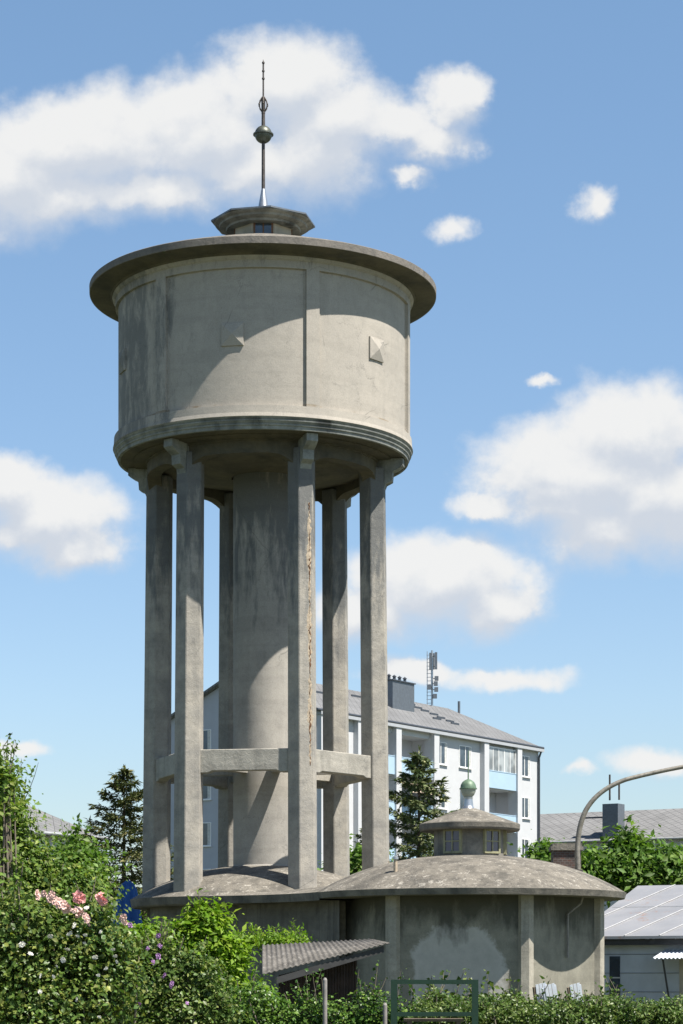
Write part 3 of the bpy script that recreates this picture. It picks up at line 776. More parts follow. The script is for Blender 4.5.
# ------------------------------------------------------------------ apartment building
TH = atan2(.83, .557)
ap_ = thing('apartment_building', 'long white apartment block with pale blue balconies behind the tower', 'apartment building', (-1.49, 131.5, 0), TH)
LEN, WID, EZ, RZ = 26.8, 10.8, 17.15, 19.75
body = MB(); body.box(0, LEN, 1.5, WID, 0, EZ)
bays = [(0, 4.25), (12.95, 19.2), (23.6, 26.8)]
for x0, x1 in bays: body.box(x0+.001, x1, 0, 1.499, 0, EZ-.001)
body.box(4.25, 12.95, 0.001, 1.498, 16.45, EZ-.002); body.box(19.2, 23.6, 0.001, 1.498, 16.45, EZ-.002)
wall = body.build('wall', M['white'], ap_)
gm = MB(); gm.add([(-.012, 0, 0), (-.012, WID, 0), (-.012, WID, EZ), (-.012, WID/2, RZ-.1), (-.012, 0, EZ)], [(0, 4, 3, 2, 1)])
gm.add([(.3, 0.002, EZ), (.3, WID, EZ), (.3, WID/2, RZ-.1), (-.012, 0, EZ), (-.012, WID, EZ), (-.012, WID/2, RZ-.1)], [(0, 1, 2), (0, 2, 5, 3), (1, 4, 5, 2)])
gm.build('gable_wall', M['gable'], ap_)
storeys = [16.4 - 2.8*k for k in range(6)]       # top of the windows
for x in (.35, 4.25, 8.5, 12.95, 19.2, 23.6):
    f = MB(); f.box(x-.3, x+.3, -.35, .4, 0, EZ-.35); f.build('pillar', M['white'], ap_)
def wnd_mesh(w, h, div=2):
    f = MB(); t = .055
    f.box(-w/2, -w/2+t, -.03, .02, 0, h); f.box(w/2-t, w/2, -.03, .02, 0, h); f.box(-w/2+t, w/2-t, -.03, .02, 0, t); f.box(-w/2+t, w/2-t, -.03, .02, h-t, h)
    for i in range(1, div): x = -w/2 + w*i/div; f.box(x-.035, x+.035, -.029, .02, t, h-t)
    f.box(-w/2-.06, w/2+.06, -.12, -.031, -.06, 0)
    return f
def make_window(parent, w, h, div, glass='glass', loc=(0,0,0), rotz=0, curtain=True):
    f = wnd_mesh(w, h, div).build('window', M['frame_white'], parent, loc, rotz)
    g = MB(); g.box(-w/2+.02, w/2-.02, -.012, .0, .02, h-.02); g.build('pane', M[glass], f)
    if curtain:
        c = MB(); c.box(w/2-.07-w*.13, w/2-.07, -.018, -.0121, .07, h-.07); c.build('curtain', M['curtain'], f)
    return f
w0 = make_window(ap_, 1.5, 1.42, 2, loc=(13.95, -.003, storeys[0]-1.42))
spots = []
for k, zt in enumerate(storeys):
    z = zt-1.42
    for x in (2.2, 13.95, 17.0, 24.8):
        if k == 0 and x == 13.95: continue
        spots.append((x, -.003, z, 0))
for s in spots: part_copy(w0, ap_, s[:3], 0.0, '')
for o in ap_.children:
    if o.name.startswith('window') and o.get('label') == '': del o['label']
w1 = make_window(ap_, 1.6, 2.1, 2, loc=(6.3, 1.497, storeys[0]-2.05), curtain=False)
for k, zt in enumerate(storeys):
    for x in (6.3, 10.6, 21.4):
        if k == 0 and x == 6.3: continue
        part_copy(w1, ap_, (x, 1.497, zt-2.05), 0.0)
# gable windows
for k, zt in enumerate(storeys):
    for y in (2.6, 8.4): part_copy(w0, ap_, (-.016, y, zt-1.42), -pi/2)
for k, zt in enumerate(storeys):
    fl = zt - 2.35
    for (x0, x1) in ((4.55, 8.2), (8.8, 12.65), (19.5, 23.3)):
        f = MB(); f.box(x0, x1, -.1, 1.497, fl-.2, fl); f.build('balcony_slab', M['white'], ap_)
        f = MB(); f.box(x0, x1, -.22, -.16, fl-.15, fl+.95); f.box(x0, x1, -.24, -.14, fl+.951, fl+1.0); f.build('balcony_panel', M['blue'], ap_)
# glazed loggia on top floor right
f = MB(); zt = storeys[0]; fl = zt-2.35
for i in range(6):
    x = 19.52 + (23.28-19.52)*i/5; f.box(x-.035, x+.035, -.2, -.15, fl+1.0, fl+2.5)
f.box(19.5, 23.3, -.2, -.15, fl+2.5, fl+2.57); gz = f.build('loggia_glazing', M['frame_white'], ap_)
f = MB(); f.box(19.52, 23.28, -.185, -.165, fl+1.0, fl+2.5); f.build('pane', glass_mat('loggia_glass', (.16, .17, .17), .12), gz)
# awning
f = MB(); f.add([(8.9, -.2, storeys[1]-.1), (12.5, -.2, storeys[1]-.1), (12.5, -.95, storeys[1]-.75), (8.9, -.95, storeys[1]-.75), (8.9, -.2, storeys[1]-.13), (12.5, -.2, storeys[1]-.13), (12.5, -.95, storeys[1]-.78), (8.9, -.95, storeys[1]-.78)], [(0,3,2,1),(4,5,6,7),(2,3,7,6),(0,1,5,4),(0,4,7,3),(1,2,6,5)]); f.build('awning', M['orange'], ap_)
# roof, and an added grey strip painting in the eave's shadow
f = MB(); f.box(-.05, LEN+.05, -.42, -.001, EZ-.36, EZ-.05); f.build('eave_shadow_strip', M['eave_shadow'], ap_)
OH = .3
R1 = (-.45, WID/2, RZ+.1); R2 = (LEN-3.0, WID/2, RZ+.1)
e = [(-.45, -OH, EZ-.06), (LEN+.02, -OH, EZ-.06), (LEN+.02, WID+OH, EZ-.06), (-.45, WID+OH, EZ-.06)]
f = MB(); f.add(e + [R1, R2], [(0,1,5,4), (1,2,5), (2,3,4,5)])
low = [(x, y, z-.14) for x, y, z in e + [R1, R2]]
f.add(low, [(4,5,1,0), (5,2,1), (5,4,3,2)])
f.add([e[0], low[0], low[1], e[1]], [(0,1,2,3)]); f.add([e[1], low[1], low[2], e[2]], [(0,1,2,3)])
f.add([e[3], low[3], low[4], R1, e[0], low[0]], [(0,1,2,3), (3,2,5,4)])
rf = f.build('roof', M['roof_tile'], ap_, uvf=lambda c: (c.x, c.y*1.12))
f = MB(); f.tube([(-.45, -OH-.06, EZ-.1), (LEN+.02, -OH-.06, EZ-.1)], .09, 8); f.tube([(LEN+.06, -OH-.06, EZ-.1), (LEN+.06, WID+OH, EZ-.1)], .08, 8)
gt = f.build('gutter', M['gutter'], ap_)
f = MB(); f.tube([(LEN-.1, -OH-.02, EZ-.15), (LEN-.15, -.12, EZ-.75), (LEN-.15, -.12, 0)], .075, 8); f.build('downpipe', M['gutter'], ap_)
f = MB(); f.tube([(.9, -OH-.02, EZ-.15), (1.0, -.12, EZ-.75), (1.0, -.12, 0)], .07, 8); f.build('downpipe', M['gutter'], ap_)
# roof chimney
def roof_pt(px, py):   # intersect view ray with front roof plane
    d = Vector(((px-CX)/FPX, 1, (HY-py)/FPX)); o = Vector((0, 0, EYE))
    Mi = Matrix.Rotation(-TH, 3, 'Z'); lo = Mi @ (o - Vector((-1.49, 131.5, 0))); ld = Mi @ d
    # plane: z = EZ-.06 + (y+OH)*k
    k = (RZ+.1-EZ+.06)/(WID/2+OH)
    t = (EZ-.06 + (lo.y+OH)*k - lo.z)/(ld.z - ld.y*k)
    return lo + ld*t
c0 = roof_pt(397, 707)
f = MB(); f.box(c0.x-1.3, c0.x+1.3, c0.y-.5, c0.y+.6, c0.z-.6, c0.z+1.55)
chm = f.build('chimney', M['zinc'], rf)
f = MB(); f.box(c0.x-1.38, c0.x+1.38, c0.y-.58, c0.y+.68, c0.z+1.551, c0.z+1.62)
for i in range(4): f.lathe([(.1, c0.z+1.62), (.1, c0.z+1.9), (.16, c0.z+1.92), (0, c0.z+2.05)], 8, cx=c0.x-.95+.63*i, cy=c0.y)
f.build('chimney_cap', M['gutter'], chm)
# snow guards
for (px, py) in ((411,702.5),(418,706),(425,709),(434,712.5),(441,716),(450,719.5),(437,717),(455,722),(342,693),(356,694.5),(318,690.5)):
    c0 = roof_pt(px, py+2.5); f = MB(); f.box(c0.x-.5, c0.x+.5, c0.y-.03, c0.y+.03, c0.z-.02, c0.z+.12)
    f.build('snow_guard', M['gutter'], rf)
f = MB(); c0 = roof_pt(459, 713); f.tube([c0, c0+Vector((0,0,.8))], .09, 8); f.build('roof_vent', M['zinc'], rf)

# antenna mast
c0 = roof_pt(432, 706); wp = Matrix.Rotation(TH, 4, 'Z') @ c0 + Vector((-1.49, 131.5, 0))
mast = thing('antenna_mast', 'grey mobile phone antenna mast standing on the apartment roof ridge', 'antenna mast', wp)
f = MB(); f.tube([(0,0,-.3), (0,0,3.75)], .075, 8); f.tube([(-.32,.1,-.3), (-.32,.1,3.7)], .03, 6)
for i in range(14): f.tube([(-.36,.1,.2+.25*i), (-.05,.02,.2+.25*i)], .018, 4)
f.build('pole', M['metal'], mast)
for (x, y, z, h, w) in ((.26, -.2, 2.45, 1.15, .17), (-.12, -.3, 2.4, 1.15, .16), (.10, .25, 2.5, 1.1, .16)):
    f = MB(); f.box(x-w/2, x+w/2, y-.05, y+.05, z, z+h); f.tube([(0,0,z+.2), (x,y,z+.2)], .025, 6); f.tube([(0,0,z+.9), (x,y,z+.9)], .025, 6); f.build('panel_antenna', M['zinc'], mast)
for (x, z) in ((.25, 1.35), (.28, .95), (-.2, 1.1), (.2, .5), (.3, 1.7)):
    f = MB(); f.box(x-.13, x+.13, -.2, -.02, z, z+.3); f.tube([(0,0,z+.15), (x,-.1,z+.15)], .03, 6); f.build('radio_unit', M['zinc'], mast)

# ------------------------------------------------------------------ second house with grey tiled roof (right)
def long_house(name, label, c1, c2, ez, rz, wid, rm, nwin, hip=0.0):
    d = (Vector(c2)-Vector(c1)); Ln = d.length; th = atan2(d.y, d.x)
    h = thing(name, label, 'house', (c1[0], c1[1], 0), th)
    f = MB(); f.box(0, Ln, 0, wid, 0, ez-.02); f.add([(0.01,0,ez-.02),(0.01,wid,ez-.02),(0.01,wid/2,rz-.12),(Ln-.01,0,ez-.02),(Ln-.01,wid,ez-.02),(Ln-.01-hip,wid/2,rz-.2)],[(0,2,1),(3,4,5)]); f.build('wall', M['white'], h)
    f = MB(); e = [(-.4,-.5,ez-.1),(Ln+.4,-.5,ez-.1),(Ln+.4-hip,wid/2,rz),(-.4,wid/2,rz),(Ln+.4,wid+.5,ez-.1),(-.4,wid+.5,ez-.1)]
    f.add(e, [(0,1,2,3),(3,2,4,5)] + ([(1,4,2)] if hip else [])); f.add([(x,y,z-.12) for x,y,z in e], [(3,2,1,0),(5,4,2,3)])
    q = [(x,y,z-.12) for x,y,z in e]
    f.add([e[0],q[0],q[1],e[1]],[(0,1,2,3)]); f.add([e[0],e[3],q[3],q[0],e[5],q[5]],[(0,1,2,3),(1,4,5,2)]); f.add([e[1],e[2],q[2],q[1],e[4],q[4]],[(0,3,2,1),(1,2,5,4)])
    r = f.build('roof', M[rm], h, uvf=lambda c: (c.x, c.y*1.15))
    f = MB(); f.tube([(-.4,-.58,ez-.12),(Ln+.4,-.58,ez-.12)], .08, 8); f.build('gutter', M['pale_gutter'], h)
    w = None
    for s in range(int(ez//2.8)):
        for i in range(nwin):
            x = Ln*(i+.5)/nwin; z = ez-2.15-2.8*s
            w = make_window(h, 1.2, 1.4, 2, loc=(x, -.004, z)) if w is None else part_copy(w, h, (x, -.004, z), 0.0)
    return h, r, th, Ln
h2, r2, th2, L2 = long_house('terraced_house', 'long low house with light grey diamond tiled roof at the right edge', ((515-CX)*170/FPX, 170), ((760-CX)*160/FPX, 160), 11.6, 14.05, 10.0, 'roof_tile_b', 5)
# vent chimney on it
px_c = at(613.5, 822, 166.3)
Mi = Matrix.Rotation(-th2, 3, 'Z'); lc = Mi @ (px_c - h2.location)
f = MB(); f.box(lc.x-.62, lc.x+.62, lc.y-.6, lc.y+.6, 11.3, 14.2); 
cz = f.build('chimney', M['zinc'], r2)
f = MB()
for dx, hh in ((-.3, 16.4), (.45, 15.9)): f.tube([(lc.x+dx, lc.y, 14.5), (lc.x+dx, lc.y, hh)], .07, 6)
f.build('flue_pipe', M['dark_metal'], cz)
f = MB(); f.box(lc.x-2.4, lc.x-.8, lc.y-.4, lc.y+.0, 13.2, 13.3); f.build('roof_step', M['gutter'], r2)
# left hidden house
h3, r3, th3, L3 = long_house('garden_house', 'house with a grey tiled roof half hidden behind the bushes at left', ((-75-CX)*96/FPX, 96), ((92-CX)*106/FPX, 106), 8.15, 10.3, 7.0, 'roof_tile', 5, 3.8)

# ------------------------------------------------------------------ sheet metal roofed shed at right
sh0 = at(575, 936.5, 66.4); sh1 = at(760, 931, 64)
d = sh1-sh0; th = atan2(d.y, d.x); Ls = sqrt(d.x**2+d.y**2)
shd = thing('metal_roofed_shed', 'blue grey wooden shed with a sloping sheet metal roof', 'shed', (sh0.x, sh0.y, 0), th)
ez = sh0.z; 
f = MB(); f.box(.15, Ls, .45, 5.5, 0, ez-.12)
f.add([(.15, .45, ez-.12), (.15, 5.5, ez-.12), (.15, 5.5, ez+1.2)], [(0,2,1)])
f.build('wall', M['shed_wall'], shd)
for z in (.55, 1.1, 1.65, 2.2):
    f = MB(); f.box(.2, Ls, .435, .449, z, z+.012); f.build('board_joint', M['gutter'], shd)
f = MB(); e = [(-.1, 0, ez), (Ls+.2, 0, ez), (Ls+.2, 6.2, ez+1.72), (-.1, 6.2, ez+1.72)]
f.add(e, [(0,1,2,3)]); q = [(x,y,z-.08) for x,y,z in e]; f.add(q, [(3,2,1,0)]); f.add(e+q, [(0,4,5,1),(0,3,7,4),(1,5,6,2),(2,6,7,3)])
sr = f.build('roof', M['sheet'], shd)
f = MB(); f.box(-.05, Ls+.1, .12, .30, ez-.26, ez-.085); f.build('fascia', M['fascia'], shd)
for i in range(8):
    x = -.6 + i*1.06
    a_, b_ = Vector((x, .0, ez+.02)), Vector((x+1.75, 6.15, ez+1.73))
    if b_.x > Ls: continue
    if a_.x < 0: t = -a_.x/(b_.x-a_.x); a_ = a_.lerp(b_, t)
    f = MB(); f.tube([a_, b_], .018, 5); f.build('seam', M['seam'], sr)
for y in (3.4,):
    f = MB(); f.box(0, Ls, y, y+.02, ez+y*.2774, ez+y*.2774+.012); f.build('lap_joint', M['pale_gutter'], sr)
f = MB(); f.box(.92, 1.24, .43, .449, .95, 2.15); wn_ = f.build('window', M['glass'], shd)
f = MB(); f.box(.88, 1.28, .425, .4295, .9, .949); f.box(.92, 1.24, .424, .4295, 1.5, 1.54); f.build('glazing_bar', M['pale_gutter'], wn_)
f = MB(); f.box(3.6, 4.35, .42, .449, 0, 2.05); f.build('door', M['brown'], shd, label='brown wooden door')
f = MB(); f.box(3.05, 3.59, .43, .449, 0, 2.1); f.build('door_surround', M['render_cream'], shd)
# awning over door
aw = MB(); vs = []; n = 60
for i in range(n+1):
    x = 2.6 + 2.0*i/n; dz = .025*sin(i*pi/2*1.1)
    vs += [(x, .44, 2.32+dz), (x, -.75, 2.08+dz)]
aw.add(vs, [(2*i+1, 2*i+3, 2*i+2, 2*i) for i in range(n)]); 
o = aw.build('door_awning', M['plastic'], shd); md = o.modifiers.new('solid', 'SOLIDIFY'); md.thickness = .012
f = MB(); f.tube([(2.85, -.55, 2.1), (3.05, -.1, 0.0)], .03, 6); f.build('awning_post', M['fascia'], shd)

# ------------------------------------------------------------------ garden shed with corrugated cement roof
D0 = 44.0
gs = thing('corrugated_shed', 'small dark shed with a corrugated cement roof half buried in vines', 'shed', at(320, 975, D0) * Vector((1,1,0)) if False else Vector((at(320,975,D0).x, D0, 0)))
o0 = gs.location
fl = at(262, 974, D0-.6) - o0; fr = at(389, 942.5, D0-.3) - o0
bl_ = at(262, 945, D0+1.6) - o0; br_ = at(372, 939.0, D0+1.6) - o0
rm_ = MB(); n = 64; vs = []
for j in range(2):
    pass
for i in range(n*3+1):
    t = i/(n*3); c_ = .013*sin(t*2*pi*24)
    a_ = fl.lerp(fr, t); b_ = bl_.lerp(br_, t)
    vs += [a_ + Vector((0,0,c_)), b_ + Vector((0,0,c_))]
rm_.add(vs, [(2*i, 2*i+2, 2*i+3, 2*i+1) for i in range(n*3)], True)
o = rm_.build('roof', M['corrugated'], gs); md = o.modifiers.new('solid', 'SOLIDIFY'); md.thickness = .02
f = MB(); a_ = fl + Vector((.28, .05, -.06)); b_ = fr + Vector((-.1, .05, -.06))
f.add([a_, b_, b_+Vector((0,.04,0)), a_+Vector((0,.04,0)), a_-Vector((0,0,.13)), b_-Vector((0,0,.13)), b_+Vector((0,.04,-.13)), a_+Vector((0,.04,-.13))], [(0,1,2,3),(7,6,5,4),(0,4,5,1),(3,2,6,7),(0,3,7,4),(1,5,6,2)])
f.build('fascia', M['fascia'], gs)
f = MB(); xr = at(357, 975, D0).x - o0.x; xl = fl.x+.3; vs = []; n = 90
for i in range(n+1):
    t = i/n; x = xl + (xr-xl)*t; y = .05 + .012*sin(i*1.9); zt = (fl.z + (fr.z-fl.z)*((x-fl.x)/(fr.x-fl.x))) - .1
    vs += [(x, y, 0), (x, y, zt)]
f.add(vs, [(2*i, 2*i+2, 2*i+3, 2*i+1) for i in range(n)])
zt_ = vs[-1][2]; f.add([(xr, .06, 0), (xr, 1.5, 0), (xr, 1.5, zt_), (xr, .06, zt_)], [(0,1,2,3)])
f.build('wall', M['dark_brown'], gs)

# ------------------------------------------------------------------ posts, green frame, garden chairs, parasol
for (px, top, lab) in ((325, 978, 'tall thin grey wooden post standing in front of the dark shed'), (385, 1003, 'short thin grey post beside the dark green metal frame')):
    p0 = at(px, top, 21.8); h = p0.z
    f = MB(); f.lathe([(.024, 0), (.022, h-.02), (.014, h), (0, h+.004)], 10)
    tag(f.build('garden_post', M['post'], None, (p0.x, p0.y, 0)), lab, 'post')
gf = thing('green_metal_frame', 'dark green rectangular metal tube frame standing before the low building', 'metal frame', (at(434, 975, 21).x, 21, 0))
wL = at(394, 975, 21).x - gf.location.x; wR = at(475, 975, 21).x - gf.location.x; zt = at(0, 982, 21).z
for x, y in ((wL, 0), (wR, 0)):
    f = MB(); f.box(x-.03, x+.03, y-.02, y+.02, 0, zt+.022); f.build('leg', M['green_frame'], gf)
f = MB(); f.box(wL+.0301, wR-.0301, -.02, .02, zt-.02, zt+.021); f.build('top_rail', M['green_frame'], gf)
f = MB(); f.box(wL+.0301, wR-.0301, -.02, .02, zt-.32, zt-.28); f.build('lower_rail', M['green_frame'], gf)
f = MB(); 
for i in range(4): f.box(wL+.1, wR-.1, .04+.09*i, .12+.09*i, zt-.37, zt-.345)
f.build('seat', M['old_wood'], gf)
for (x) in (wL+.15, wR-.15):
    f = MB(); f.box(x-.02, x+.02, .04, .38, 0, zt-.371); f.build('trestle', M['old_wood'], gf)

# folded garden chairs leaning by the sunlit wall
def folded_chair(px, lean, lab, wood):
    p0 = at(px, 975, 47.5)
    t = thing('folded_garden_chair', lab, 'garden chair', (p0.x, 47.5, 0), radians(25), 'white folded garden chairs by the low building')
    Mt = Matrix.Translation((0, 0, 0)) @ Matrix.Rotation(lean, 4, 'Y') @ Matrix.Rotation(radians(8), 4, 'X')
    for x in (-.14, .14):
        f = MB(); f.box(x-.022, x+.022, -.03, .03, 0, 1.42, Mt); f.build('frame_rail', M['old_wood'] if wood and x < 0 else M['plastic'], t)
    for i in range(3):
        f = MB(); x = -.085 + i*.085; f.box(x-.034, x+.034, -.045, -.031, .5, 1.47, Mt); f.build('slat', M['plastic'], t)
    f = MB(); f.box(-.12, .12, -.03, .02, .46, .5, Mt); f.build('crossbar', M['plastic'], t)
    f = MB(); f.tube([Mt @ Vector((-.14, .05, 1.0)), Mt @ Vector((-.05, .35, 0.02))], .016, 6); f.build('rear_leg', M['plastic'], t)
folded_chair(547, radians(-12), 'leftmost folded white garden chair, with a brown wooden rail', True)
folded_chair(559, radians(-15), 'middle folded white garden chair leaning behind the hedge', False)
folded_chair(582, radians(-13), 'rightmost folded white garden chair, apart from the other two', True)

pz = at(128, 880, 66)
pa = thing('closed_parasol', 'closed blue parasol standing left of the tower base', 'parasol', (pz.x, 66, 0))
f = MB(); f.tube([(0,0,0), (0,0,pz.z-.05)], .035, 8); f.build('pole', M['metal'], pa)
f = MB(); seg = 40; lev = [(pz.z, .03), (pz.z-.12, .16), (pz.z-.3, .24), (pz.z-.8, .31), (pz.z-1.3, .38), (pz.z-1.8, .42), (pz.z-2.3, .40)]
vs = []
for z, r in lev:
    for i in range(seg):
        a = 2*pi*i/seg; rr = r*(1 + .18*cos(8*a) + .05*sin(3*a)); vs.append((rr*sin(a), rr*cos(a), z))
f.add(vs, [((k+1)*seg+i, (k+1)*seg+(i+1) % seg, k*seg+(i+1) % seg, k*seg+i) for k in range(len(lev)-1) for i in range(seg)], True)
f.build('canopy', M['blue_cloth'], pa)
f = MB(); f.lathe([(.0, .0), (.32, .0), (.32, .09), (.05, .12)], 16); f.build('base', M['slab_edge'], pa)
ft = thing('flat_roofed_hut', 'low grey hut with a flat roof behind the rose bush', 'hut', (at(108, 975, 72).x, 72, 0))
f = MB(); f.box(-.9, .7, 0, 2.5, 0, 3.78); f.build('wall', M['shed_wall'], ft); f = MB(); f.box(-1.0, .8, -.1, 2.6, 3.781, 3.95); f.build('roof', M['pale_gutter'], ft)

# ------------------------------------------------------------------ foliage
def leaf_mesh(name, mat, pos, nrm, size, aspect=1.7, fold=.25, nj=.6, point=None):
    """pos (n,3); each leaf is a folded rhombus of two triangles pairs; nrm = preferred normal (n,3)"""
    n = len(pos)
    nn = nrm + rng.normal(0, nj, (n, 3)); nn /= np.linalg.norm(nn, axis=1)[:, None] + 1e-9
    r = rng.normal(0, 1, (n, 3)) if point is None else point + rng.normal(0, .5, (n, 3))
    t = r - nn * (r*nn).sum(1)[:, None]; t /= np.linalg.norm(t, axis=1)[:, None] + 1e-9
    s = np.cross(nn, t)
    sz = (size * (0.45 + 1.05*rng.random(n)**1.3))[:, None] if np.isscalar(size) else size[:, None]
    Ln = sz*aspect; 
    v = np.empty((n, 6, 3))
    v[:, 0] = pos
    v[:, 1] = pos + t*Ln*.45 + s*sz*.5 + nn*sz*fold*.6
    v[:, 2] = pos + t*Ln*.5
    v[:, 3] = pos + t*Ln*.45 - s*sz*.5 + nn*sz*fold*.6
    v[:, 4] = pos + t*Ln - nn*sz*fold*.5
    v[:, 5] = pos + t*Ln*.5
    v = v[:, :5]
    tri = np.array([[0,1,2],[0,2,3],[1,4,2],[2,4,3]])
    idx = (np.arange(n)[:, None, None]*5 + tri[None]).reshape(-1, 3)
    me = bpy.data.meshes.new(name)
    me.vertices.add(n*5); me.vertices.foreach_set('co', v.reshape(-1))
    me.loops.add(len(idx)*3); me.loops.foreach_set('vertex_index', idx.reshape(-1))
    me.polygons.add(len(idx)); me.polygons.foreach_set('loop_start', np.arange(len(idx))*3); me.polygons.foreach_set('loop_total', np.full(len(idx), 3))
    me.materials.append(mat); me.update(calc_edges=True)
    return me

def blob_points(blobs, n, clump=.16, nclump=None, shell=.55, minz=0.05):
    """blobs: (centre Vector, rx, ry, rz); leaves gather in clumps mostly in the outer part of the blobs"""
    vol = np.array([(b[1]*b[3])**1.0 for b in blobs]); vol = vol/vol.sum()
    nclump = nclump or max(20, n//22)
    ci = rng.choice(len(blobs), nclump, p=vol)
    d = rng.normal(0, 1, (nclump, 3)); d /= np.linalg.norm(d, axis=1)[:, None]
    rad = shell + (1-shell)*rng.random(nclump)**.6
    rad *= 1 + .14*rng.normal(0, 1, nclump)
    C = np.array([[*b[0]] for b in blobs])[ci]; R = np.array([[b[1], b[2], b[3]] for b in blobs])[ci]
    cc = C + d*rad[:, None]*R
    cs = clump*(0.5 + rng.random(nclump))
    k = rng.integers(0, nclump, n)
    p = cc[k] + rng.normal(0, 1, (n, 3))*cs[k][:, None]*np.array([1, 1, .7])
    nr = d[k]*.7 + np.array([.15, -.1, .75])
    ok = p[:, 2] > minz
    return p[ok], nr[ok], cc

def bush(name, label, cat, blobs_px, n, leaf, mat, d, clump, aspect=1.7, depth=1.0, stems=14, group=None, shell=.5, bark='bark_grey', nj=.6, extra_sprigs=0, sprig_h=.3, nclump=None, base=None, inner=True):
    bl = []
    for b in blobs_px:
        px, py, rx, ry = b[:4]; dd = b[4] if len(b) > 4 else d
        c = at(px, py, dd); s = dd/FPX
        bl.append((c, rx*s, max(rx, ry)*s*depth, ry*s))
    cx = sum(b[0].x for b in bl)/len(bl); cy = sum(b[0].y for b in bl)/len(bl)
    root = thing(name, label, cat, (cx, cy, 0), 0, group)
    off = np.array([cx, cy, 0])
    p, nr, cc = blob_points(bl, n, clump, shell=shell, nclump=nclump)
    st = MB(); 
    base_pts = [Vector((cx + random.uniform(-.25, .25)*(i % 3), cy + random.uniform(-.2, .2), 0)) for i in range(stems)]
    idx = rng.choice(len(cc), min(stems*5, len(cc)), replace=False)
    for q, ii in enumerate(idx):
        tgt = Vector(cc[ii]); b0 = Vector((cx + (tgt.x-cx)*(.55 if len(blobs_px) > 3 else .3), cy + (tgt.y-cy)*.3, 0)); 
        if tgt.z < .15 or abs(tgt.y - cy) > 3.5: continue
        mid = b0.lerp(tgt, .55) + Vector((random.uniform(-.1,.1), random.uniform(-.1,.1), random.uniform(0,.15)))
        o_ = Vector((cx, cy, 0)); sc_ = .006 + .00045*d
        st.tube([b0-o_, mid-o_, tgt-o_], [sc_*1.6, sc_, sc_*.35], 5, cap=False)
    # upright sprigs sticking out
    sp_p, sp_n = [], []
    if extra_sprigs:
        top = sorted(range(len(cc)), key=lambda i: -cc[i][2])[:max(extra_sprigs*5, 10)]
        for i in random.sample(top, min(extra_sprigs, len(top))):
            b0 = Vector(cc[i]); L_ = sprig_h*random.uniform(.5, 1.2); dr = Vector((random.uniform(-.5,.5), random.uniform(-.4,.4), 1)).normalized()
            pts = [b0 + dr*L_*t + Vector((.08*sin(t*2+i)*L_, 0, 0)) for t in (0, .35, .7, 1)]
            st.tube([q - Vector((cx, cy, 0)) for q in pts], [.006, .005, .004, .002], 4, cap=False)
            for t in np.linspace(.1, 1, int(8 + L_*14)):
                a = b0 + dr*L_*t; sp_p.append(np.array(a) + rng.normal(0, leaf*.5, 3)); sp_n.append(np.array([random.uniform(-1,1), random.uniform(-1,1), .6]))
    if sp_p: p = np.vstack([p, np.array(sp_p)]); nr = np.vstack([nr, np.array(sp_n)])
    if st.v: st.build('stems', M[bark], root)
    me = leaf_mesh('foliage', M[mat], p - off, nr, leaf, aspect, nj=nj)
    o = bpy.data.objects.new('foliage', me); COL.objects.link(o); o.parent = root
    return root, bl

def spruce(name, label, base, H, R, mat, nb=110, seed=1, leafn=95, droop=.25, zmin=.08, group=None):
    rs = np.random.default_rng(seed)
    root = thing(name, label, 'conifer tree', base, 0, group)
    t = MB(); t.tube([(0,0,0), (0,0,H*.5), (0,0,H*.98)], [H*.018, H*.01, .012], 8); t.build('trunk', M['bark'], root)
    P, Nn, T = [], [], []; br = MB()
    for i in range(nb):
        f = zmin + (1-zmin)*(i+rs.random())/nb; z = H*f
        Lb = R*((1-f)**.95)*(.62 + .6*rs.random()) + .06*R; a = i*2.399 + rs.normal(0, .3)
        dx, dy = sin(a), cos(a)
        m = 5; pts = []
        for q in range(m+1):
            u_ = q/m; rr = Lb*u_; zz = z + Lb*(-droop*u_ + .35*droop*u_**3 + (.28*f)*u_)
            pts.append(Vector((dx*rr, dy*rr, zz)))
        br.tube(pts, [.035*(1-u_/6)*H/14*(1-f*.7) for u_ in range(m+1)], 4, cap=False)
        k = int(leafn*(.25 + Lb/R)); u_ = rs.random(k)**.75
        side = rs.normal(0, 1, k)*Lb*.12*(1.1-u_*.7)
        ctr = np.array([[dx*Lb*x, dy*Lb*x, z + Lb*(-droop*x + .35*droop*x**3 + .28*f*x)] for x in u_])
        perp = np.array([dy, -dx, 0])
        pp_ = ctr + perp[None]*side[:, None]; pp_[:, 2] += -np.abs(side)*.35 + rs.normal(0, .05, k)*H/14
        P.append(pp_); Nn.append(np.tile([0, 0, 1.0], (k, 1))); T.append(np.array([dx, dy, -.25])[None] + perp[None]*np.sign(side)[:, None]*.8)
    # tip
    k = 60; z = H*(.9 + .12*rs.random(k)); P.append(np.stack([rs.normal(0, .04, k), rs.normal(0, .04, k), z], 1)); Nn.append(rs.normal(0, 1, (k, 3))); T.append(np.tile([0, 0, 1.0], (k, 1)))
    br.build('branches', M['bark'], root)
    P = np.vstack(P); Nn = np.vstack(Nn); T = np.vstack(T)
    me = leaf_mesh('needles', M[mat], P, Nn, .105*H/14, 3.2, nj=.45, point=T)
    o = bpy.data.objects.new('needles', me); COL.objects.link(o); o.parent = root
    return root

